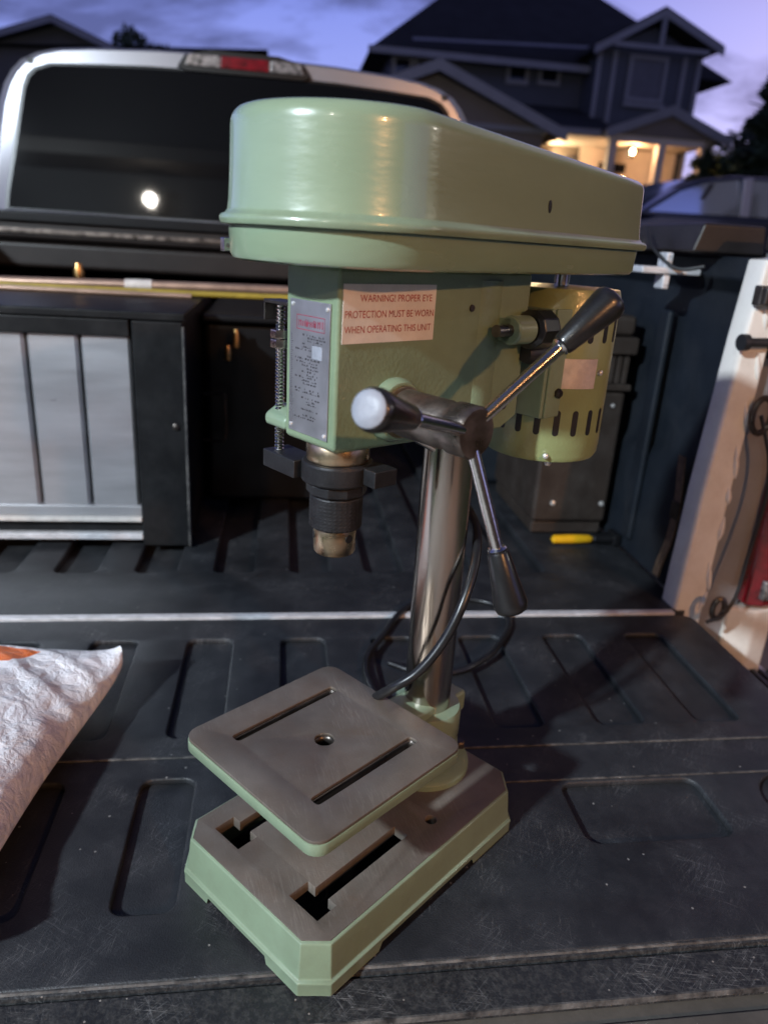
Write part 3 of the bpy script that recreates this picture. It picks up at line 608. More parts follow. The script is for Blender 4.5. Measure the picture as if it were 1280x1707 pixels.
# --- side walls
def side(sgn, name):
    X = (lambda x: x) if sgn > 0 else (lambda x: 2 * CX - x)
    w = MB()
    prof = [(.672, 0.0), (.676, .20), (.688, .22), (.690, .50), (.672, .52), (.672, .552)]
    rg = []
    for y in [1.062, 1.10, 1.45, 1.50, 1.72, 2.62]:
        rg.append([(X(a), y, z) for a, z in prof] + [(X(.74), y, .552), (X(.74), y, 0)])
    w.loft(rg); wl = tp(w.build('bed_side_liner', 'inner_liner', None, 40, .004))
    tp(MB().prism([(1.66, 0.001), (1.70, .20), (1.78, .24), (2.30, .24), (2.38, .20), (2.42, 0.001)], X(.45), X(.668), 'YZ').build('wheel_arch', 'inner_liner', None, 0, .02), wl)
    for y in (1.26,):
        tp(MB().box(min(X(.662), X(.675)), max(X(.662), X(.675)), y - .018, y + .018, .03, .46).build('liner_rib', 'inner_liner', None, 0, .006), wl)
    o = MB()
    sec = [(.745, .560), (.80, .556), (.835, .52), (.855, .38), (.862, .20), (.848, .02), (.83, -.20), (.80, -.36), (.75, -.36), (.745, 0)]
    o.loft([[(X(a), y, z) for a, z in sec] for y in (1.12, 1.5, 2.0, 2.62)])
    tp(o.build('bed_side_panel', 'silver_paint', None, 40))
    return X
side(1, 'r'); side(-1, 'l')
# --- rear corner posts
def post(sgn):
    X = (lambda x: x) if sgn > 0 else (lambda x: 2 * CX - x)
    def B(x0, x1, *a): return (min(X(x0), X(x1)), max(X(x0), X(x1)), *a)
    m = MB()
    ring = lambda y, g: [(X(.6455 + g), y, -.05), (X(.652 + g), y, .20), (X(.664 + g), y, .44), (X(.672 + g), y, .55), (X(.712), y, .555), (X(.706), y, .42), (X(.700), y, .20), (X(.697), y, -.05)]
    m.loft([ring(1.020, .002), ring(1.016, .006), ring(1.06, 0)][::-1] if False else [ring(1.018, .004), ring(1.024, 0), ring(1.061, 0)])
    p = tp(m.build('tailgate_post', 'white_paint', None, 35, .003))
    tp(MB().box(*B(.7005, .778, 1.040, 1.118, -.14, .552)).build('post_channel', 'panel_grey', None, 0, .006), p)
    for z, h, x in ((.478, .016, .694), (.402, .015, .700), (.254, .018, .701), (.142, .013, .703), (.060, .018, .700), (.33, .012, .700), (.20, .010, .7015), (.015, .012, .699)):
        b = MB(); b.lathe([(.0005, -h * 1.5), (.0030, -h * 1.1), (.0048, -h * .3), (.0040, h * .5), (.0022, h * 1.2), (.0005, h * 1.7)], 12, M=Matrix.Translation((X(x - .004), 1.0185, z)) @ Matrix.Rotation(.25 * math.sin(z * 90), 4, 'Y')); tp(b.build('weld_bump', 'white_paint', None), p)
    # striker bolt and hinge bracket
    s_ = MB(); s_.rod((X(.735), 1.012, .439), (X(.652), 1.004, .437), [(.011, 0), (.011, .25), (.0065, .27), (.0065, .86), (.012, .88), (.012, 1)], 14); s_.box(*B(.722, .760, 1.006, 1.041, .412, .466))
    tp(s_.build('striker_bolt', 'black_rubber', None, 35), p)
    s_ = MB(); s_.box(*B(.662, .745, .998, 1.017, .488, .516)); s_.box(*B(.662, .676, .985, .9985, .490, .514)); tp(s_.build('hinge_bracket', 'dark_steel', None, 0, .003), p)
    s_ = MB(); s_.box(*B(.684, .775, .985, 1.05, .562, .60)); tp(s_.build('post_cap', 'tonneau_vinyl', None, 0, .006), p)
    # cable
    c = MB(); c.tube([(X(.716), 1.012, .330), (X(.728), 1.008, .30), (X(.742), 1.005, .262), (X(.748), 1.0, .21), (X(.744), .998, .15), (X(.736), .992, .09), (X(.728), .985, .04), (X(.706), .975, .012), (X(.676), .968, .004)], .0031, 8)
    tp(c.build('tailgate_cable', 'black_rubber', None), p)
    for (px, py, pz, r_) in ((.716, 1.014, .330, .020), (.700, .985, .020, .013)):
        e = MB(); e.tube([(X(px) + r_ * .8 * math.cos(a), py - .004, pz + r_ * 1.35 * math.sin(a)) for a in [2 * math.pi * k / 16 for k in range(17)]], .0048, 8, sub=1); tp(e.build('cable_eye', 'dark_steel', None), p)
    l = MB(); l.loft([[(X(x), y, z) for x, y in ((.772, 1.022), (.80, 1.012), (.835, 1.02), (.862, 1.07), (.866, 1.12), (.772, 1.12))] for z in (.004, .012, .20, .40, .43)])
    t_ = tp(l.build('tail_light', 'red_lens', None, 30, .006))
    tp(MB().box(*B(.79, .83, 1.004, 1.0165, .02, .055)).build('reverse_lens', 'clear_lens', None, 0, .004), t_)
    tp(MB().loft([[(X(x), y, z) for x, y in ((.755, 1.035), (.80, 1.018), (.84, 1.03), (.862, 1.07), (.864, 1.12), (.755, 1.12))] for z in (-.34, -.10, -.005)]).build('corner_panel', 'white_paint', None, 30, .006))
post(1); post(-1)
# --- bumper with ribbed step pad
bp_ = tp(MB().prism([(.90, -.30), (.885, -.16), (.90, -.135), (1.06, -.13), (1.06, -.30)], XL - .19, XR + .19, 'YZ').build('bumper', 'silver_paint', None, 0, .01))
pad = tp(MB().box(.60, .86, .91, 1.02, -.1345, -.124).build('step_pad', 'black_rubber', None, 0, .003), bp_)
for k in range(16): tp(MB().box(.61 + k * .0155, .619 + k * .0155, .913, 1.017, -.1235, -.117).build('pad_rib', 'black_rubber', None, 0, .001), bp_)
# --- bulkhead and tonneau cover folded against the cab
tp(MB().box(XL + .003, XR - .003, 2.622, 2.65, -.02, .545).build('bulkhead', 'inner_liner', None, 0, .004))
tn = tp(MB().box(XL - .02, XR + .02, 2.18, 2.60, .492, .560).build('tonneau_panel', 'tonneau_vinyl', None, 0, .012))
tp(MB().box(XL + .01, XR - .02, 2.20, 2.585, .420, .487).build('tonneau_panel', 'tonneau_vinyl', None, 0, .012))
tp(MB().box(XL + .0, XR - .01, 2.172, 2.1795, .508, .520).build('tonneau_highlight', 'hub_steel', None, 0, .002), tn)  # thin paler strip put in for the highlight along the panel edge
tp(MB().box(XL - .01, XR + .0, 2.165, 2.1795, .536, .562).build('tonneau_seal', 'glossy_black', None, 0, .004), tn)
for sgn in (1, -1):
    X = (lambda x: x) if sgn > 0 else (lambda x: 2 * CX - x)
    rl = tp(MB().prism([(min(X(.615), X(.735)), .5545), (max(X(.615), X(.735)), .5545), (max(X(.628), X(.73)), .598), (min(X(.628), X(.73)), .598)], 1.12, 2.17, 'XZ').build('tonneau_rail', 'tonneau_vinyl', None, 0, .005))
    tp(MB().box(min(X(.56), X(.66)), max(X(.56), X(.66)), 1.16, 1.20, .520, .531).box(min(X(.60), X(.612)), max(X(.60), X(.612)), 1.165, 1.195, .497, .553).build('rail_clamp', 'alu_and_lit_edge', None, 0, .003), rl)
    for y in (1.32, 1.5): tp(MB().lathe([(.008, 0), (.008, .006), (.004, .010)], 10, M=Matrix.Translation((X(.613), y, .575)) @ Matrix.Rotation(R(-90 * sgn), 4, 'Y')).build('rail_bolt', 'chrome', None), rl)
    tp(MB().tube([(X(.60), 1.25, .590), (X(.59), 1.20, .560), (X(.61), 1.15, .530), (X(.64), 1.12, .535)], .003, 6).build('rail_cord', 'black_rubber', None), rl)
# --- cab
def cab_ring(y, k, dz=0):
    pts = [(.86, -.30), (.875, .10), (.865, .45), (.848, .56), (.826, .69), (.800, .82), (.784, .89), (.764, .945), (.740, .984), (.708, 1.016), (.66, 1.040), (.60, 1.056), (.50, 1.067), (.30, 1.079), (.15, 1.083), (0, 1.084)]
    q = [(CX + a * k, z * (1 if z < .5 else 1) + dz) for a, z in pts]
    q += [(CX - a * k, z + dz) for a, z in pts[::-1][1:]]
    return [(x, y + max(0, z - .5) * .114, z) for x, z in q]
cb = MB(); cb.loft([cab_ring(2.74, .955, -.012), cab_ring(2.755, .985, -.003), cab_ring(2.80, 1.0), cab_ring(4.1, 1.0), cab_ring(4.5, .96, -.03)])
cab = tp(cb.build('cab', 'silver_paint', None, 30))
# rear window glass, set just proud of the panel with a rubber rim
def wy(z): return 2.741 + max(0, z - .5) * .114
wp = [(.758, .575), (.752, .62), (.720, .76), (.692, .89), (.682, .93), (.668, .962), (.645, .984), (.60, 1.000), (.45, 1.009), (.30, 1.016), (0, 1.021)]
wpoly = [(CX + a, z) for a, z in wp] + [(CX - a, z) for a, z in wp[::-1][1:]]
rim = [(CX + (a - CX) * 1.018, .60 + (z - .60) * 1.03 - .004) for a, z in wpoly]
tp(MB()._add([(x, wy(z) - .004, z) for x, z in rim] + [(x, wy(z) + .01, z) for x, z in rim], [tuple(range(len(rim)))[::-1]] + [(i, (i + 1) % len(rim), len(rim) + (i + 1) % len(rim), len(rim) + i) for i in range(len(rim))]).build('window_seal', 'glossy_black', None, 0), cab)
tp(MB()._add([(x, wy(z) - .009, z) for x, z in wpoly] + [(x, wy(z) - .0045, z) for x, z in wpoly], [tuple(range(len(wpoly)))[::-1]] + [(i, (i + 1) % len(wpoly), len(wpoly) + (i + 1) % len(wpoly), len(wpoly) + i) for i in range(len(wpoly))]).build('rear_window', 'dark_glass', None, 0), cab)
for sx in (-1, 1):   # dark joint where roof skin meets the side
    x = CX + sx * .665
    tp(MB().box(x - .012, x + .012, wy(1.0) - .001, wy(1.0) + .03, .985, 1.020).build('roof_joint', 'black_rubber', None, 0, .004), cab)
# third brake light
bl = tp(MB().loft([[(CX + a * s, 2.79 - o, z) for a, z in ((-.215, 1.030), (-.190, 1.066), (-.11, 1.082), (.11, 1.082), (.190, 1.066), (.215, 1.030), (.195, 1.020), (-.195, 1.020))] for s, o in ((1.0, -.03), (1.0, 0), (.97, .008))]).build('brake_light', 'glossy_black', None, 20), cab)
for x0, x1, m in ((-.190, -.080, 'clear_lens'), (-.077, .077, 'red_lens'), (.080, .190, 'clear_lens')):
    nn = 5
    tp(MB().prism([(CX + x0, 1.034), (CX + x1, 1.034), (CX + x1 * (.93 if x1 > .1 else 1), 1.068), (CX + x0 * (.93 if x0 < -.1 else 1), 1.068)], 2.776, 2.783, 'XZ').build('brake_light_lens', m, None, 0, .003), cab)
# hood and wheels, hidden behind the cab
tp(MB().loft([[(CX + a, y, z) for a, z in ((-.86, -.35), (-.86, .42), (-.7, h), (.7, h), (.86, .42), (.86, -.35))] for y, h in ((4.35, .52), (5.2, .48), (5.5, .40))]).build('hood', 'silver_paint', None, 30, .02))
for y in (2.05, 5.0):
    for sx in (-1, 1):
        M = Matrix.Translation((CX + sx * .78, y, GZ + .385)) @ Matrix.Rotation(R(90), 4, 'Y')
        w = tp(MB().lathe([(.22, -.13), (.36, -.12), (.385, -.05), (.385, .05), (.36, .12), (.22, .13)], 28, M=M).build('wheel', 'tyre', None))
        tp(MB().lathe([(.02, -.105), (.215, -.132), (.215, .132), (.02, .105)], 20, M=M).build('rim', 'silver_paint', None), w)

# ================================================================== THINGS IN THE BED
# --- tool chest
ch = empty('tool_chest', (-.52, 1.5, 0), 'black tool chest with brushed metal front panels in the truck bed', 'tool chest')
CI = Matrix.Translation((.52, -1.5, 0))
def cp(o, parent=None):
    o.parent = parent or ch
    if parent is None: o.matrix_parent_inverse = CI
    return o
fr_ = cp(MB().box(-.905, -.160, 1.300, 1.80, .004, .400).build('body', 'chest_black', None, 0, .004))
cp(MB().box(-.905, -.156, 1.268, 1.81, .4005, .414).build('lid', 'chest_black', None, 0, .003))
cp(MB().box(-.905, -.245, 1.272, 1.2995, .372, .400).build('top_rail', 'chest_black', None, 0, .003))
cp(MB().box(-.241, -.160, 1.268, 1.2995, .004, .3995).build('corner_post', 'chest_black', None, 0, .003))
cp(MB().box(-.1615, -.1575, 1.2665, 1.278, .004, .392).build('post_edge', 'worn_edge', None, 0, .001))
x = -.2455
for k in range(8):
    x1 = x; x0 = x - .0795
    if x0 < -.905: break
    cp(MB().prism([(x0, 1.299), (x0 + .001, 1.285), (x0 + .005, 1.281), (x1 - .005, 1.281), (x1 - .001, 1.285), (x1, 1.299)], .078, .3715, 'XY').build('front_panel', 'chest_panel', None, 30))
    x = x0 - .004
cp(MB().box(-.905, -.2415, 1.276, 1.299, .058, .0775).build('lower_rail', 'chest_panel', None, 0, .002))
cp(MB().box(-.905, -.2415, 1.268, 1.299, .050, .0575).build('rail_lip', 'white_tape', None, 0, .001))
cp(MB().box(-.905, -.2415, 1.285, 1.299, .026, .0495).build('kick_panel', 'chest_black', None, 0))
cp(MB().box(-.905, -.2415, 1.272, 1.299, .014, .0255).build('base_rail', 'alu_and_lit_edge', None, 0, .002))
cp(MB().lathe([(.006, 0), (.006, .003), (.003, .005)], 12, M=Matrix.Translation((-.176, 1.268, .225)) @ Matrix.Rotation(R(90), 4, 'X')).build('screw', 'dark_steel', None))
# --- dark equipment case beside it with latches and handle
ec = empty('equipment_case', (-.03, 1.75, 0), 'black case with brass latches and a wire handle beside the tool chest', 'case')
EI = Matrix.Translation((.03, -1.75, 0))
def ep(o):
    o.parent = ec; o.matrix_parent_inverse = EI; return o
ep(MB().box(-.150, .12, 1.52, 2.05, .004, .375).build('body', 'glossy_black', None, 0, .012))
ep(MB().box(-.152, .122, 1.495, 2.055, .377, .392).build('lid', 'glossy_black', None, 0, .006))
hh = MB(); hh.tube([(-.150, 1.480, .24), (-.112, 1.470, .242), (-.108, 1.468, .225), (-.108, 1.468, .165), (-.116, 1.470, .148), (-.152, 1.480, .147)], .0032, 8); ep(hh.build('handle', 'dark_steel', None))
for xx, zz, hgt in ((-.086, .350, .017), (-.102, .322, .014)):
    b = MB(); b.lathe([(.007, -hgt), (.0075, 0), (.005, hgt)], 12, M=Matrix.Translation((xx, 1.482, zz))); b.box(xx - .004, xx + .004, 1.478, 1.4995, zz - .006, zz + .004); ep(b.build('latch', 'brass', None))
# --- pipes and hose laid across
def lay(name, label, cat, pts, r, m, tape=None, grp=None):
    o = MB(); o.tube(pts, r, 14); o = o.build(name, m, None); tag(o, label, cat, grp)
    if tape:
        q = MB(); q.tube(tape, r * 1.18, 14, sub=1); q = q.build('tape_band', 'white_tape', o)
    return o
lay('copper_pipe', 'copper coloured pipe with a white tape band lying across the tool chest', 'pipe', [(-.90, 1.600, .426), (-.55, 1.60, .4265), (-.27, 1.60, .432), (.02, 1.60, .4355), (.30, 1.605, .434)], .0095, 'copper_pipe', [(-.31, 1.60, .4312), (-.27, 1.60, .432), (-.258, 1.60, .4322)])
lay('yellow_hose', 'thin yellow hose lying along the copper pipe', 'hose', [(-.90, 1.560, .4235), (-.62, 1.565, .423), (-.4, 1.57, .4215), (-.1, 1.575, .4225), (.1, 1.578, .424), (.30, 1.585, .425)], .0060, 'yellow_hose')
lay('wooden_dowel', 'pale brown rod under the copper pipe on the tool chest', 'rod', [(-.90, 1.535, .4195), (-.5, 1.535, .4195), (-.175, 1.54, .4195)], .0050, 'copper_pipe')
o = MB(); o.lathe([(.010, 0), (.012, .012), (.007, .03)], 12, M=Matrix.Translation((-.405, 1.63, .436))); tag(o.build('brass_fitting', 'brass', None), 'small orange brass fitting behind the copper pipe', 'fitting')
# --- tall brown case at the right
tt = empty('storage_case', (.6, 1.45, 0), 'tall dark brown plastic case with two rivets by the right bed wall', 'case')
TI = Matrix.Translation((-.6, -1.45, 0))
def tpp(o): o.parent = tt; o.matrix_parent_inverse = TI; return o
tpp(MB().box(.500, .657, 1.335, 1.62, .030, .300).build('body', 'tote_brown', None, 0, .010))
tpp(MB().box(.505, .652, 1.345, 1.61, .004, .029).build('base', 'tote_brown', None, 0, .004))
tpp(MB().box(.496, .661, 1.328, 1.626, .3005, .314).build('collar', 'tote_brown', None, 0, .004))
for k in range(11): tpp(MB().box(.504 + k * .0138, .513 + k * .0138, 1.336, 1.35, .3145, .368).build('grip_rib', 'tote_brown', None, 0, .001))
tpp(MB().box(.500, .657, 1.345, 1.62, .3145, .3675).build('neck', 'tote_brown', None, 0, .003))
tpp(MB().box(.494, .662, 1.326, 1.628, .3685, .402).build('lid_band', 'tote_brown', None, 0, .006))
tpp(MB().box(.502, .655, 1.334, 1.62, .4025, .440).build('lid', 'tote_brown', None, 0, .010))
for xx in (.540, .642): tpp(MB().lathe([(.0055, 0), (.005, .003), (.002, .0045)], 12, M=Matrix.Translation((xx, 1.335, .072)) @ Matrix.Rotation(R(90), 4, 'X')).build('rivet', 'white_dot', None))
tpp(MB().lathe([(.004, 0), (.0035, .002), (.001, .003)], 12, M=Matrix.Translation((.632, 1.335, .272)) @ Matrix.Rotation(R(90), 4, 'X')).build('rivet', 'white_dot', None))
# --- hand tool with yellow handle
ht = empty('hand_tool', (.57, 1.295, 0.0), 'hand tool with yellow grip and black head lying before the brown case', 'hand tool')
def hp_(o): o.parent = ht; o.matrix_parent_inverse = Matrix.Translation((-.57, -1.295, 0)); return o
m = MB(); m.rod((.530, 1.290, .0125), (.615, 1.293, .0125), [(.003, 0), (.0085, .05), (.0095, .5), (.0085, .92), (.004, 1)], 14); hp_(m.build('grip', 'tool_yellow', None))
m = MB(); m.rod((.614, 1.293, .0125), (.660, 1.295, .0125), [(.004, 0), (.009, .1), (.011, .6), (.011, 1)], 14); m.box(.655, .668, 1.278, 1.315, .002, .026); hp_(m.build('head', 'glossy_black', None, 35, .002))
# --- ratchet strap hanging on the right liner
st = MB()
pts = [(1.118, .235), (1.108, .19), (1.100, .14), (1.106, .085), (1.122, .035), (1.126, .012)]
st.loft([[(.6675, y - .010, z), (.6675, y + .010, z), (.6645, y + .010, z), (.6645, y - .010, z)] for y, z in pts])
sto = st.build('tie_strap', 'strap_tan', None, 40); tag(sto, 'worn tan tie-down strap hanging at the right side of the bed', 'strap')
MB().box(.6600, .6640, 1.09, 1.112, .13, .16).build('buckle', 'dark_steel', sto, 0, .001)

# ================================================================== BAG
def bag():
    NX, NY = 110, 90; w, l = .285, .212
    import mathutils
    no = mathutils.noise
    def pt(i, j, side):
        a = -1 + 2 * i / NX; b = -1 + 2 * j / NY
        e = max(abs(a), abs(b))
        px = a * w * (1 - .10 * (1 - abs(b)) ** 0 * (b * b - 1) * -1 * .55 * abs(a) ** 6)
        # sides pulled in between the corners
        px = a * w * (1 - .075 * (1 - b * b) * abs(a) ** 5); py = b * l * (1 - .085 * (1 - a * a) * abs(b) ** 5)
        k_ = (abs(a) * abs(b)) ** 9; px *= 1 - .055 * k_; py *= 1 - .075 * k_
        th = max(0, (1 - abs(a) ** 3.0)) ** .55 * max(0, (1 - abs(b) ** 3.0)) ** .55
        nz = no.noise(Vector((px * 14, py * 14, side * 3.0))) * .5 + no.noise(Vector((px * 38 + 5, py * 26, side))) * .28 + no.noise(Vector((px * 80, py * 60 + 3, side))) * .12
        fold = abs(no.noise(Vector((px * 9 + py * 17, py * 7 - px * 5, 2.3)))) * .9
        if side > 0: z = .045 * (1 - th) * (.35 + .65 * (abs(a) * abs(b)) ** 3) + .0125 + .006 * (abs(a) * abs(b)) ** 4 + th * .083 + (nz * .010 - fold * .016) * (.35 + .65 * th)
        else: z = .043 * (1 - th) * (.35 + .65 * (abs(a) * abs(b)) ** 3) + .0095 - .004 * (abs(a) * abs(b)) ** 4 - th * .0065 + nz * .002 * th
        return (px, py, max(z, .003))
    vs = []; fs = []
    for sd in (1, -1):
        for j in range(NY + 1):
            for i in range(NX + 1): vs.append(pt(i, j, sd))
    n = (NX + 1) * (NY + 1)
    for j in range(NY):
        for i in range(NX):
            q = (j * (NX + 1) + i, j * (NX + 1) + i + 1, (j + 1) * (NX + 1) + i + 1, (j + 1) * (NX + 1) + i)
            fs.append(q); fs.append(tuple(k + n for k in q[::-1]))
    def edge(a, b): fs.append((a, b, b + n, a + n))
    for i in range(NX):
        edge(i + 1, i); edge(NY * (NX + 1) + i, NY * (NX + 1) + i + 1)
    for j in range(NY):
        edge(j * (NX + 1), (j + 1) * (NX + 1)); edge((j + 1) * (NX + 1) + NX, j * (NX + 1) + NX)
    m = MB(); m._add(vs, fs); o = m.build('plastic_bag', 'bag_poly', None, 80, loc=(-.487, .668, .001), rot=R(-9), recalc=True)
    tag(o, 'crumpled white plastic bag with orange print lying on the tailgate', 'bag')
bag()

# ================================================================== DRILL PRESS
PHI, PHT, PHH = -.8712, -.8950, -.9685
dp = empty('drill_press', (.14634, .61033, 0.0), 'green benchtop drill press standing on the open truck tailgate', 'drill press', None, PHI)
RH, RT = PHH - PHI, PHT - PHI
def D(mb, name, m, smooth=35, bevel=0, head=0, parent=None, seg=2):
    # head: 0 base frame, 1 head frame, 2 table frame
    return mb.build(name, m, parent or dp, smooth, bevel, seg, rot=None if parent else (0, RH, RT)[head])
# ---- base: skirt with feet, machined top with two T slots
bw, v0, v1, hb, chm, fl = .0887, -.2275, .0482, .0471, .0165, .0049
def boct(g, z):
    c = chm + g * .4
    return [(-bw - g, v0 + c - g), (-bw + c - g, v0 - g), (bw - c + g, v0 - g), (bw + g, v0 + c - g), (bw + g, v1 - c * 1.25 + g), (bw - c * 1.25 + g, v1 + g), (-bw + c * 1.25 - g, v1 + g), (-bw - g, v1 - c * 1.25 + g)]
def dens(poly, feet):
    out = []
    n = len(poly)
    for i in range(n):
        a, b = Vector(poly[i]), Vector(poly[(i + 1) % n]); L = (b - a).length
        ts = [0]
        if feet and L > .08: ts += [.22, .235, .74, .755]
        for t in ts:
            out.append((*(a + (b - a) * t), (L > .08 and .2301 < t < .7501)))
    return out
rings = []
for g, z in ((fl, 0), (fl, .008), (fl + .0005, .0125), (fl - .0022, .0145), (.0012, .030), (0.0, hb - .0035), (-.0004, hb - .0012), (-.0024, hb)):
    dd = dens(boct(g, z), True)
    rings.append([(x, y, (.0075 if (mid and z < .008) else z)) for x, y, mid in dd])
sk = MB(); sk.loft(rings, cap0=False, cap1=False)
inner = [[(x * .93, (y + .09) * .95 - .09, z) for x, y, mid in dens(boct(-.004, 0), True)] for z in (.008, hb - .010)]
sk.loft(inner, cap0=False, cap1=False)
base = D(sk, 'base', 'green_enamel', 40, .0011)
def tslot(u, va, vb):
    w, W2 = .0075, .0165
    return [(u - W2, va), (u + W2, va), (u + W2, va + .020), (u + w, va + .020), (u + w, vb), (u - w, vb), (u - w, va + .020), (u - W2, va + .020)]
top_out = [(x, y) for x, y in boct(-.0026, hb)]
hole = [(.060 + .0055 * math.cos(2 * math.pi * k / 16), -.058 + .0055 * math.sin(2 * math.pi * k / 16)) for k in range(16)]
hole2 = [(-x, y) for x, y in hole][::-1]
me = plate_mesh([top_out, tslot(.050, -.205, -.088), tslot(-.050, -.205, -.088), hole, hole2], hb - .010, hb + .0004, .0006, 1)
D_top = finish('machined_top', me, 'ground_iron', base, 35)
ring = MB(); ring.lathe([(.0475, hb), (.0475, hb + .006), (.0445, hb + .0095), (.036, hb + .0115), (.0345, hb + .030), (.0235, hb + .033)], 48)
D(ring, 'column_flange', 'green_hammer', 40)
for k in range(3):
    a = R(-60 + 120 * k); b = MB(); b.lathe([(.006, hb + .010), (.006, hb + .0155), (.0045, hb + .017)], 6, M=Matrix.Translation((.041 * math.cos(a), .041 * math.sin(a), 0))); D(b, 'flange_bolt', 'dark_steel', 30)
# ---- column
cl_ = MB(); cl_.lathe([(.0225, hb + .02), (.02282, hb + .022), (.02282, .45)], 64); D(cl_, 'column', 'column_steel', 60)
# ---- table
tw, tz = .0863, .1420; tc0 = -.1363
def sq(g, r): return rrect(-tw - g, tw + g, tc0 - tw * .985 - g, tc0 + tw * .985 + g, r, 5)
h5 = [(.0085 * math.cos(2 * math.pi * k / 24), tc0 + .0085 * math.sin(2 * math.pi * k / 24)) for k in range(24)]
slotA = rrect(.046, .0555, tc0 - .056, tc0 + .058, .003, 3); slotB = rrect(-.0555, -.046, tc0 - .056, tc0 + .058, .003, 3)
me = plate_mesh([sq(-.0006, .013), h5, slotA, slotB], tz - .0030, tz, .0006, 1)
tb = finish('table', me, 'ground_iron', dp, 35, rot=RT)
me = plate_mesh([sq(0, .013), sq(-.004, .010)], tz - .0135, tz - .0031, .001, 1)
finish('table_rim', me, 'green_enamel', tb, 35)
me = plate_mesh([sq(-.0041, .010), h5, slotA, slotB], tz - .0120, tz - .0031, 0, 1)
finish('table_core', me, 'dark_steel', tb, 0)
me = plate_mesh([rrect(-.020, .020, tc0 - .02, .0, .012)], tz - .032, tz - .0140, .004, 2); br_ = finish('table_bracket', me, 'green_enamel', dp, 40, rot=RT)
q = MB(); q.lathe([(.0235, .086), (.0330, .087), (.0345, .090), (.0345, .114), (.0330, .1175), (.0235, .1185)], 48); D(q, 'table_clamp', 'green_enamel', 40)
q = MB(); q.box(-.012, .012, .030, .052, .090, .114); D(q, 'clamp_lug', 'green_enamel', 0, .004)
# ---- head casting
hc = MB()
sideprof = [(-.153, .4035), (-.148, .4010), (-.060, .3995), (-.036, .3985), (.030, .3985), (.0495, .408), (.0495, .5262), (-.153, .5262)]
hc.prism(sideprof, -.0300, .0291, 'YZ')
head = D(hc, 'head_casting', 'green_hammer', 0, .0028, 1, seg=3)
q = MB(); q.lathe([(.0300, .388), (.0318, .390), (.0318, .52)], 40)
D(q, 'column_socket', 'green_hammer', 40, 0, 1, parent=None)
q = MB(); q.prism([(-.1525, .4045), (-.112, .4045), (-.112, .418), (-.140, .421), (-.1525, .414)], -.060, -.0302, 'YZ'); D(q, 'depth_stop_lug', 'green_enamel', 0, .004, 1)
# depth stop rod, nuts, pointer
q = MB(); 
prof = [(.0026, 0)]; n_ = 46
for k in range(n_): prof += [(.0036, (k + .3) / n_), (.0036, (k + .5) / n_), (.0028, (k + .8) / n_)]
prof.append((.002, 1))
q.rod((-.0500, -.1440, .374), (-.0500, -.1440, .497), prof, 12); rodo = D(q, 'depth_rod', 'chrome', 30, 0, 1)
for z in (.4675, .4745):
    q = MB(); q.lathe([(.0072, z - .003), (.0076, z), (.0072, z + .003)], 6, M=Matrix.Translation((-.0500, -.1440, 0))); D(q, 'depth_nut', 'chrome', 20, 0, 1)
q = MB(); q.box(-.0610, -.0302, -.152, -.136, .4965, .4990); q.box(-.0610, -.0590, -.152, -.136, .4840, .4964); D(q, 'depth_pointer', 'dark_steel', 0, .0006, 1)
# quill collar, stop arm, chuck
q = MB(); q.lathe([(.0190, .3700), (.0262, .3705), (.0275, .3725), (.0275, .3855), (.0262, .3870), (.0190, .3875)], 36, M=Matrix.Translation((0, -.125, 0)))
q.box(-.058, -.016, -.154, -.130, .3715, .3855); q.box(.016, .040, -.122, -.100, .3730, .3860); D(q, 'depth_collar', 'knurl', 30, .0015, 1)
q = MB(); q.lathe([(.0235, .3876), (.0240, .3890), (.0240, .3990), (.0225, .4020)], 36, M=Matrix.Translation((0, -.125, 0))); D(q, 'quill', 'brass_ring', 40, 0, 1)
q = MB(); q.lathe([(.0215, .3605), (.0235, .3620), (.0235, .3692), (.0200, .3698)], 10, M=Matrix.Translation((0, -.125, 0)) @ Matrix.Rotation(.3, 4, 'Z')); D(q, 'chuck_nut', 'knurl', 20, .0008, 1)
# knurled sleeve: real diamond knurl
vs = []; fs = []; NK, NZ = 96, 26
for j in range(NZ + 1):
    z = .3335 + (.3600 - .3335) * j / NZ
    for k in range(NK):
        kn = .00045 if ((k + j) % 3 == 0 or (k - j) % 3 == 0) else -.00015
        if j in (0, NZ): kn = -.001
        a = 2 * math.pi * k / NK; vs.append(((.0202 + kn) * math.cos(a), -.125 + (.0202 + kn) * math.sin(a), z))
for j in range(NZ):
    for k in range(NK): fs.append((j * NK + k, j * NK + (k + 1) % NK, (j + 1) * NK + (k + 1) % NK, (j + 1) * NK + k))
fs.append(tuple(range(NK))[::-1]); fs.append(tuple(NZ * NK + k for k in range(NK)))
q = MB(); q._add(vs, fs); D(q, 'chuck_sleeve', 'knurl', 60, 0, 1)
q = MB(); q.lathe([(.006, .318), (.0085, .3125), (.0155, .3118), (.0165, .3130), (.0168, .3300), (.0160, .3334), (.012, .3335)], 40, M=Matrix.Translation((0, -.125, 0))); ck = D(q, 'chuck_nose', 'brass_ring', 40, 0, 1)
for a in (R(-118), R(2), R(122)):
    q = MB(); q.lathe([(.0034, -.0006), (.0034, .0004)], 14, M=Matrix.Translation((0, -.125, 0)) @ Matrix.Rotation(a, 4, 'Z') @ Matrix.Translation((.0167, 0, .3265)) @ Matrix.Rotation(R(90), 4, 'Y')); D(q, 'key_hole', 'black_rubber', 0, 0, 1, parent=ck)
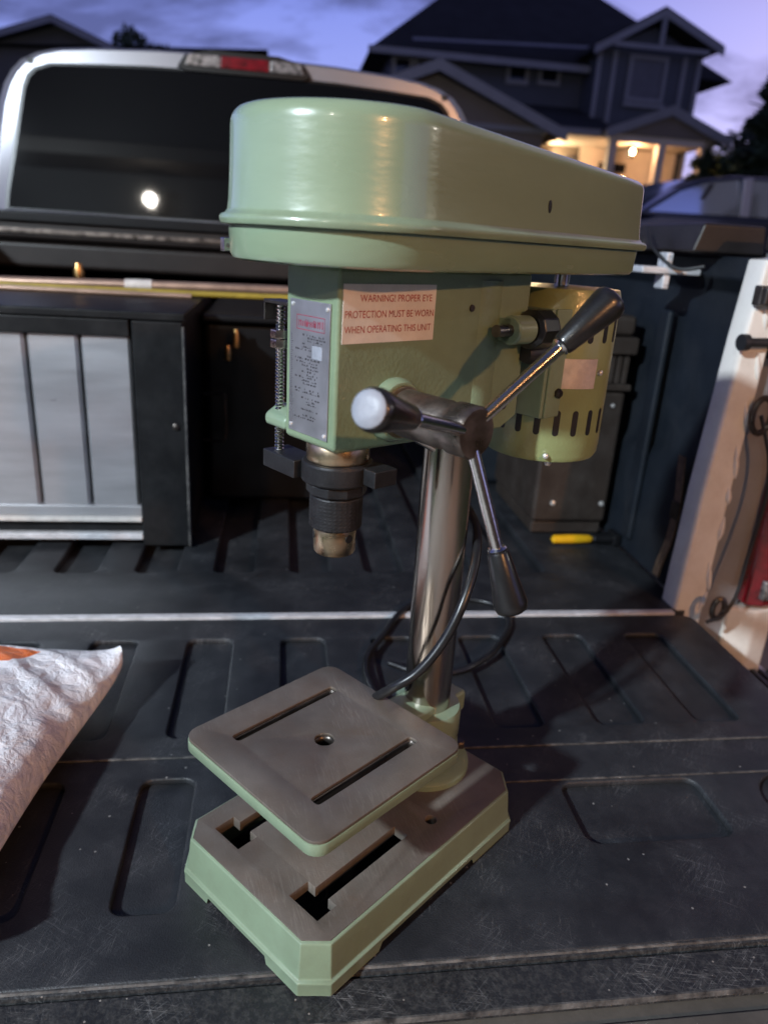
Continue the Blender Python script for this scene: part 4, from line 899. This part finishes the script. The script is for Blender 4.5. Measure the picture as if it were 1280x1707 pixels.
# ---- nameplate with rivets and faint print
npl = D(MB().box(-.0235, .0225, -.1542, -.1532, .4090, .5030), 'nameplate', 'nameplate_metal', 0, .0004, 1)
for u, z in ((-.0200, .4995), (.0195, .4990), (-.0205, .4135), (.0195, .4125)):
    D(MB().lathe([(.0018, 0), (.0014, .0008), (.0004, .0012)], 10, M=Matrix.Translation((u, -.1542, z)) @ Matrix.Rotation(R(90), 4, 'X')), 'rivet', 'white_dot', 40, parent=npl)
rnd = random.Random(3); pm = MB(); pr = MB()
def bar(mb, x0, x1, z0, z1): mb._add([(x0, -.15432, z0), (x1, -.15432, z0), (x1, -.15432, z1), (x0, -.15432, z1)], [(0, 1, 2, 3)])
for x0, x1, z0, z1 in ((-.015, .017, .4925, .4930), (-.015, .017, .4830, .4835), (-.015, -.0145, .4835, .4925), (.0165, .017, .4835, .4925)): bar(pr, x0, x1, z0, z1)
xx = -.0125
while xx < .014:
    w_ = rnd.uniform(.0006, .0011); hgt = rnd.uniform(.003, .005); bar(pr, xx, xx + w_, .4855, .4855 + hgt)
    if rnd.random() < .6: bar(pr, xx, xx + .0018, .4855 + rnd.choice((0, hgt * .5, hgt - .0007)), .4862 + hgt * .5)
    xx += rnd.uniform(.0016, .0026)
zz = .479
while zz > .418:
    xx = rnd.choice((-.016, -.008, -.002)); xe = rnd.uniform(.006, .017)
    while xx < xe:
        w_ = rnd.uniform(.0005, .0022)
        if rnd.random() < .75: bar(pm, xx, xx + w_, zz, zz + rnd.choice((.0005, .0011, .0014)))
        xx += w_ + rnd.uniform(.0003, .0012)
    zz -= rnd.choice((.0019, .0022, .0022, .0042))
for k in range(40): bar(pm, -.0215, -.0200 + (.001 if k % 5 == 0 else 0), .428 + k * .0013, .4284 + k * .0013)
D(pm, 'plate_print', 'label_print', 0, parent=npl); D(pr, 'plate_heading', 'label_red', 0, parent=npl)
D(MB().box(.0035, .0150, -.15445, -.1543, .4645, .4735), 'plate_sticker', 'grey_cap', 0, parent=npl)
# ---- warning sticker on the side
stk = D(MB().box(.0293, .0297, -.1495, -.0630, .4775, .5165), 'warning_sticker', 'sticker_paper', 0, 0, 1)
BM = Matrix(((0, 0, 1, 0), (1, 0, 0, 0), (0, 1, 0, 0), (0, 0, 0, 1)))   # text x -> v, y -> z, normal -> u
for txt, v, z, s_, wd in (('WARNING! PROPER EYE', -.1350, .5050, .0068, .0680), ('PROTECTION MUST BE WORN', -.1480, .4945, .0068, .0835), ('WHEN OPERATING THIS UNIT', -.1478, .4845, .0068, .0815)):
    me = text_mesh(txt, s_, Matrix.Identity(4))
    w0 = max(p.co.x for p in me.vertices) or 1
    me.transform(Matrix.Translation((.02985, v, z)) @ BM @ Matrix.Diagonal((wd / w0, 1, 1, 1)))
    finish('warning_text', me, 'warning_red', stk, 0, recalc=False)
# ---- pulley cover
def cover_ring(g, z, ve=.1700, nf=40):
    Rr = .0790 + g; we = .0500 + g * .9; vc = -.125; ve = ve + g
    # tangent angle between front arc and straight side
    dvx = ve - vc; th = math.atan2(.0790 - .0500, dvx)
    pts = []
    for k in range(nf + 1):
        a = -th * -1 + 0
        a = (math.pi / 2) * 0
        ang = (R(0) + th) - (math.pi + 2 * th) * k / nf     # from +u side round the front to -u side
        pts.append((Rr * math.cos(ang), vc + Rr * math.sin(ang)))
    rr = .0035
    def corner(sx):
        c = (sx * (we - rr), ve - rr); out = []
        for k in range(4):
            a = R(90 - 90 * k / 3) if sx > 0 else R(180 - 90 * k / 3)
            out.append((c[0] + rr * math.cos(a), c[1] + rr * math.sin(a)))
        return out
    # straight sides subdivided
    left = pts[-1]; lc = corner(-1); rc = corner(1)
    for k in range(1, 6): t = k / 6; pts.append((left[0] + (lc[0][0] - left[0]) * t, left[1] + (lc[0][1] - left[1]) * t))
    pts += lc + rc
    a, b = rc[-1], pts[0]
    for k in range(1, 6): t = k / 6; pts.append((a[0] + (b[0] - a[0]) * t, a[1] + (b[1] - a[1]) * t))
    return [(x, y, z) for x, y in pts]
pan = MB(); pan.loft([cover_ring(-.006, .5272), cover_ring(-.0025, .5285), cover_ring(-.0008, .5315), cover_ring(.0, .5485)])
pano = D(pan, 'cover_pan', 'cover_enamel', 40, 0, 1)
rim_ = MB(); rim_.loft([cover_ring(.0005, .5488), cover_ring(.0048, .5492), cover_ring(.0058, .5510), cover_ring(.0058, .5535), cover_ring(.0045, .5552), cover_ring(.0022, .5560), cover_ring(.0010, .5578)])
covr = MB()
def sloped(ring):      # the lid is a little deeper over the spindle than over the motor
    out = []
    for x, y, z in ring:
        t = min(1, max(0, (z - .5575) / .046)); f = min(1, max(0, (.17 - y) / .30)); out.append((x, y, z + t * (.0015 + .0125 * f)))
    return out
rg = [cover_ring(.0008, .5575), cover_ring(.0, .5620), cover_ring(-.0010, .5750), cover_ring(-.0018, .5955)]
for k in range(1, 9):
    a = R(90 * k / 8); rg.append(cover_ring(-.0018 - .0080 * (1 - math.cos(a)), .5955 + .0085 * math.sin(a)))
rg.append(cover_ring(-.030, .6044)); rg.append(cover_ring(-.0455, .6046))
covr.loft([sloped(r_) for r_ in rg])
cov = D(covr, 'belt_cover', 'cover_enamel', 50, 0, 1)
D(rim_, 'cover_rim', 'green_enamel', 50, 0, 1, parent=cov)
# cover side small hole and latch
th = math.atan2(.029, .295)
Mside = Matrix.Translation((.0790 - .0975 * .14 + .0, .012, .5745)) @ Matrix.Rotation(-th * -1, 4, 'Z') @ Matrix.Rotation(R(90), 4, 'Y')
us = .0790 * math.cos(th) - (.012 + .125 - .0790 * math.sin(th)) * math.tan(th) 
D(MB().lathe([(.0026, -.002), (.0026, .0007), (.0022, .0009)], 12, M=Matrix.Translation((us - .0012, .012, .5745)) @ Matrix.Rotation(th, 4, 'Z') @ Matrix.Rotation(R(90), 4, 'Y') @ Matrix.Diagonal((1.7, .8, 1, 1))), 'cover_hole', 'black_rubber', 40, 0, 1, parent=cov)
q = MB(); q.box(-.074, -.062, -.176, -.160, .5330, .5365); q.box(-.074, -.068, -.180, -.172, .5305, .5400); D(q, 'cover_latch', 'chrome', 0, .001, 1)
# ---- motor
MC = (-.004, .137); mr_ = .0555
mo = MB(); mo.lathe([(.030, .3565), (.046, .3568), (.0525, .3590), (.0550, .3640), (.0552, .3700), (mr_, .3705), (mr_, .5000), (.0552, .5005), (.0552, .5090), (.0535, .5140), (.030, .5150)], 72, M=Matrix.Translation((*MC, 0)))
mot = D(mo, 'motor', 'motor_green', 40, 0, 1)
def vent(a0, a1, z0, z1):
    m = MB(); n = 6; rr = mr_ + .0003; hw = (a1 - a0) / 2; am = (a0 + a1) / 2; vs = []
    outline = []
    for k in range(13):
        t = math.pi * k / 12; outline.append((am + hw * math.cos(t), z1 - hw * mr_ + hw * mr_ * math.sin(t)))
    for k in range(13):
        t = math.pi + math.pi * k / 12; outline.append((am + hw * math.cos(t), z0 + hw * mr_ + hw * mr_ * math.sin(t)))
    o_ = [(MC[0] + rr * math.cos(a), MC[1] + rr * math.sin(a), z) for a, z in outline]; i_ = [(MC[0] + (rr - .004) * math.cos(a), MC[1] + (rr - .004) * math.sin(a), z) for a, z in outline]
    m._add(o_ + i_, [tuple(range(len(o_)))] + [(k, (k + 1) % len(o_), len(o_) + (k + 1) % len(o_), len(o_) + k) for k in range(len(o_))]); return m
for row, (z0, z1) in enumerate(((.3845, .4085), (.4690, .4920))):
    for k in range(20):
        a = R(-150 + 18 * k + (4 if row else 0))
        D(vent(a - .052, a + .052, z0, z1), 'vent_slot', 'black_rubber', 0, parent=mot)
# wrapped maker's plate
def wrap(a0, a1, z0, z1, r_, n=12):
    m = MB(); m.loft([[(MC[0] + rr * math.cos(a0 + (a1 - a0) * k / n), MC[1] + rr * math.sin(a0 + (a1 - a0) * k / n), z) for k in range(n + 1)] for rr, z in ((r_, z0), (r_ + .0006, z0 + .0003), (r_ + .0006, z1 - .0003), (r_, z1))], cap0=False, cap1=False, closed=False); return m
D(wrap(R(-52), R(-8), .4285, .4555, mr_ + .0002), 'motor_plate', 'copper_label', 50, parent=mot)
for a, z in ((R(-3), .4430), (R(-48), .3655)):
    D(MB().lathe([(.0028, 0), (.0024, .003), (.001, .004)], 10, M=Matrix.Translation((MC[0] + mr_ * math.cos(a), MC[1] + mr_ * math.sin(a), z)) @ Matrix.Rotation(a, 4, 'Z') @ Matrix.Rotation(R(90), 4, 'Y')), 'screw', 'white_dot', 40, parent=mot)
D(MB().lathe([(.0030, .3505), (.0034, .3535), (.0034, .3565)], 10, M=Matrix.Translation((MC[0] + .026, MC[1] - .020, 0))), 'screw', 'white_dot', 40, parent=mot)
D(MB().lathe([(.007, .515), (.007, .527)], 16, M=Matrix.Translation((*MC, 0))), 'motor_shaft', 'chrome', 40, parent=mot)
# motor mount plate, tension rod with boss, black knob
q = MB(); q.box(-.036, .036, .0745, .0790, .403, .498); q.box(.0335, .0375, .0795, .112, .403, .498); mp_ = D(q, 'motor_mount', 'green_enamel', 0, .0015, 1)
for z in (.425, .48): D(MB().lathe([(.0045, 0), (.0045, .003), (.003, .0045)], 6, M=Matrix.Translation((.0375, .094, z)) @ Matrix.Rotation(R(90), 4, 'Y')), 'mount_bolt', 'dark_steel', 20, parent=mp_)
q = MB(); q.rod((.0405, -.004, .4830), (.0405, .075, .4830), [(.0048, 0), (.0048, 1)], 16); D(q, 'tension_rod', 'hub_steel', 40, 0, 1)
q = MB(); q.rod((.0405, .0125, .4830), (.0405, .0355, .4830), [(.0100, 0), (.0115, .06), (.0115, .94), (.0100, 1)], 28); q.box(.028, .0405, .0125, .0355, .4740, .4920); D(q, 'tension_boss', 'green_enamel', 40, 0, 1)
q = MB(); q.rod((.0405, .037, .4830), (.0405, .064, .4830), [(.012, 0), (.0165, .08), (.0165, .8), (.012, 1)], 10); D(q, 'tension_knob', 'black_knob', 20, .001, 1)
q = MB(); q.rod((.034, .044, .462), (.034, .072, .462), [(.007, 0), (.009, .2), (.009, 1)], 14); D(q, 'lower_tension_knob', 'black_rubber', 30, 0, 1)
q = MB(); q.rod((.0285, .002, .4555), (.0310, .002, .4555), [(.0036, 0), (.0036, 1)], 12); D(q, 'set_screw', 'dark_steel', 40, 0, 1)
for v, z in ((-.022, .4995), (.030, .418)): 
    q = MB(); q.rod((.0285, v, z), (.0302, v, z), [(.0030, 0), (.0026, 1)], 10); D(q, 'set_screw', 'dark_steel', 40, 0, 1)
# ---- feed hub and three levers
HU, HV, HZ = .1035, -.0986, .4285
q = MB(); q.rod((.0285, HV, HZ), (.0385, HV, HZ), [(.0235, 0), (.0235, .6), (.021, 1)], 36); D(q, 'feed_boss', 'green_enamel', 40, 0, 1)
q = MB(); q.rod((.0386, HV, HZ), (.0415, HV, HZ), [(.0190, 0), (.0195, .3), (.0190, 1)], 36); D(q, 'depth_ring', 'brass_ring', 40, 0, 1)
q = MB(); q.rod((.0416, HV, HZ), (.1115, HV, HZ), [(.0160, 0), (.0172, .02), (.0172, .60), (.0160, .63), (.0160, .72), (.0182, .75), (.0182, .97), (.0165, 1.0)], 40); hub = D(q, 'feed_hub', 'hub_steel', 40, 0, 1)
LV = ((44.0, 16.2, .1325), (164.0, 16.0, .1305), (281.5, 15.5, .1345))
for i, (ad, td, L) in enumerate(LV):
    a, t = R(ad), R(td); dr_ = Vector((math.sin(t), math.cos(t) * math.cos(a), math.cos(t) * math.sin(a))); P0 = Vector((HU, HV, HZ))
    q = MB(); q.rod(P0 + dr_ * .008, P0 + dr_ * (L - .036), [(.0046, 0), (.0046, .90), (.0046, 1)], 20)
    q.rod(P0 + dr_ * (L - .050), P0 + dr_ * (L - .0465), [(.0058, 0), (.0070, .4), (.0058, 1)], 16)
    lv = D(q, 'feed_lever', 'chrome', 40, 0, 1)
    q = MB(); q.rod(P0 + dr_ * (L - .047), P0 + dr_ * L, [(.0070, 0), (.0078, .04), (.0098, .45), (.0122, .84), (.0122, .90), (.0112, .97), (.0092, 1.0)], 28); kb = D(q, 'lever_knob', 'black_knob', 50, parent=lv)
    if i == 1:
        q = MB(); q.rod(P0 + dr_ * (L - .001), P0 + dr_ * (L + .0022), [(.0102, 0), (.0102, .4), (.0080, .9), (.004, 1)], 28); D(q, 'lever_end_cap', 'grey_cap', 50, parent=lv)
q = MB(); q.rod((-.0300, HV, HZ), (-.0520, HV, HZ), [(.023, 0), (.023, .8), (.019, 1)], 32); D(q, 'spring_housing', 'dark_steel', 40, 0, 1)
q = MB(); q.rod((-.012, -.045, .3965), (.014, .004, .366), [(.004, 0), (.004, 1)], 12); D(q, 'head_lock_handle', 'chrome', 40, 0, 1)
# ---- power cord (base frame coordinates)
q = MB(); q.tube([(-.050, .120, .365), (-.045, .075, .345), (-.020, .045, .325), (.012, .034, .302), (.031, .012, .278), (.039, -.012, .247), (.034, -.029, .212), (.022, -.047, .182), (.002, -.060, .160), (-.035, -.045, .120), (-.085, .02, .05), (-.125, .075, .012),
                  (-.19, .12, .0055), (-.225, .16, .0055), (-.245, .21, .0055), (-.28, .30, .0055), (-.27, .37, .0055), (-.20, .42, .0055), (-.145, .39, .0055), (-.113, .31, .0055), (-.108, .27, .0055), (-.112, .225, .0055), (-.14, .18, .0055), (-.19, .165, .0055)], .0046, 10)
D(q, 'power_cord', 'cord_black', 60)
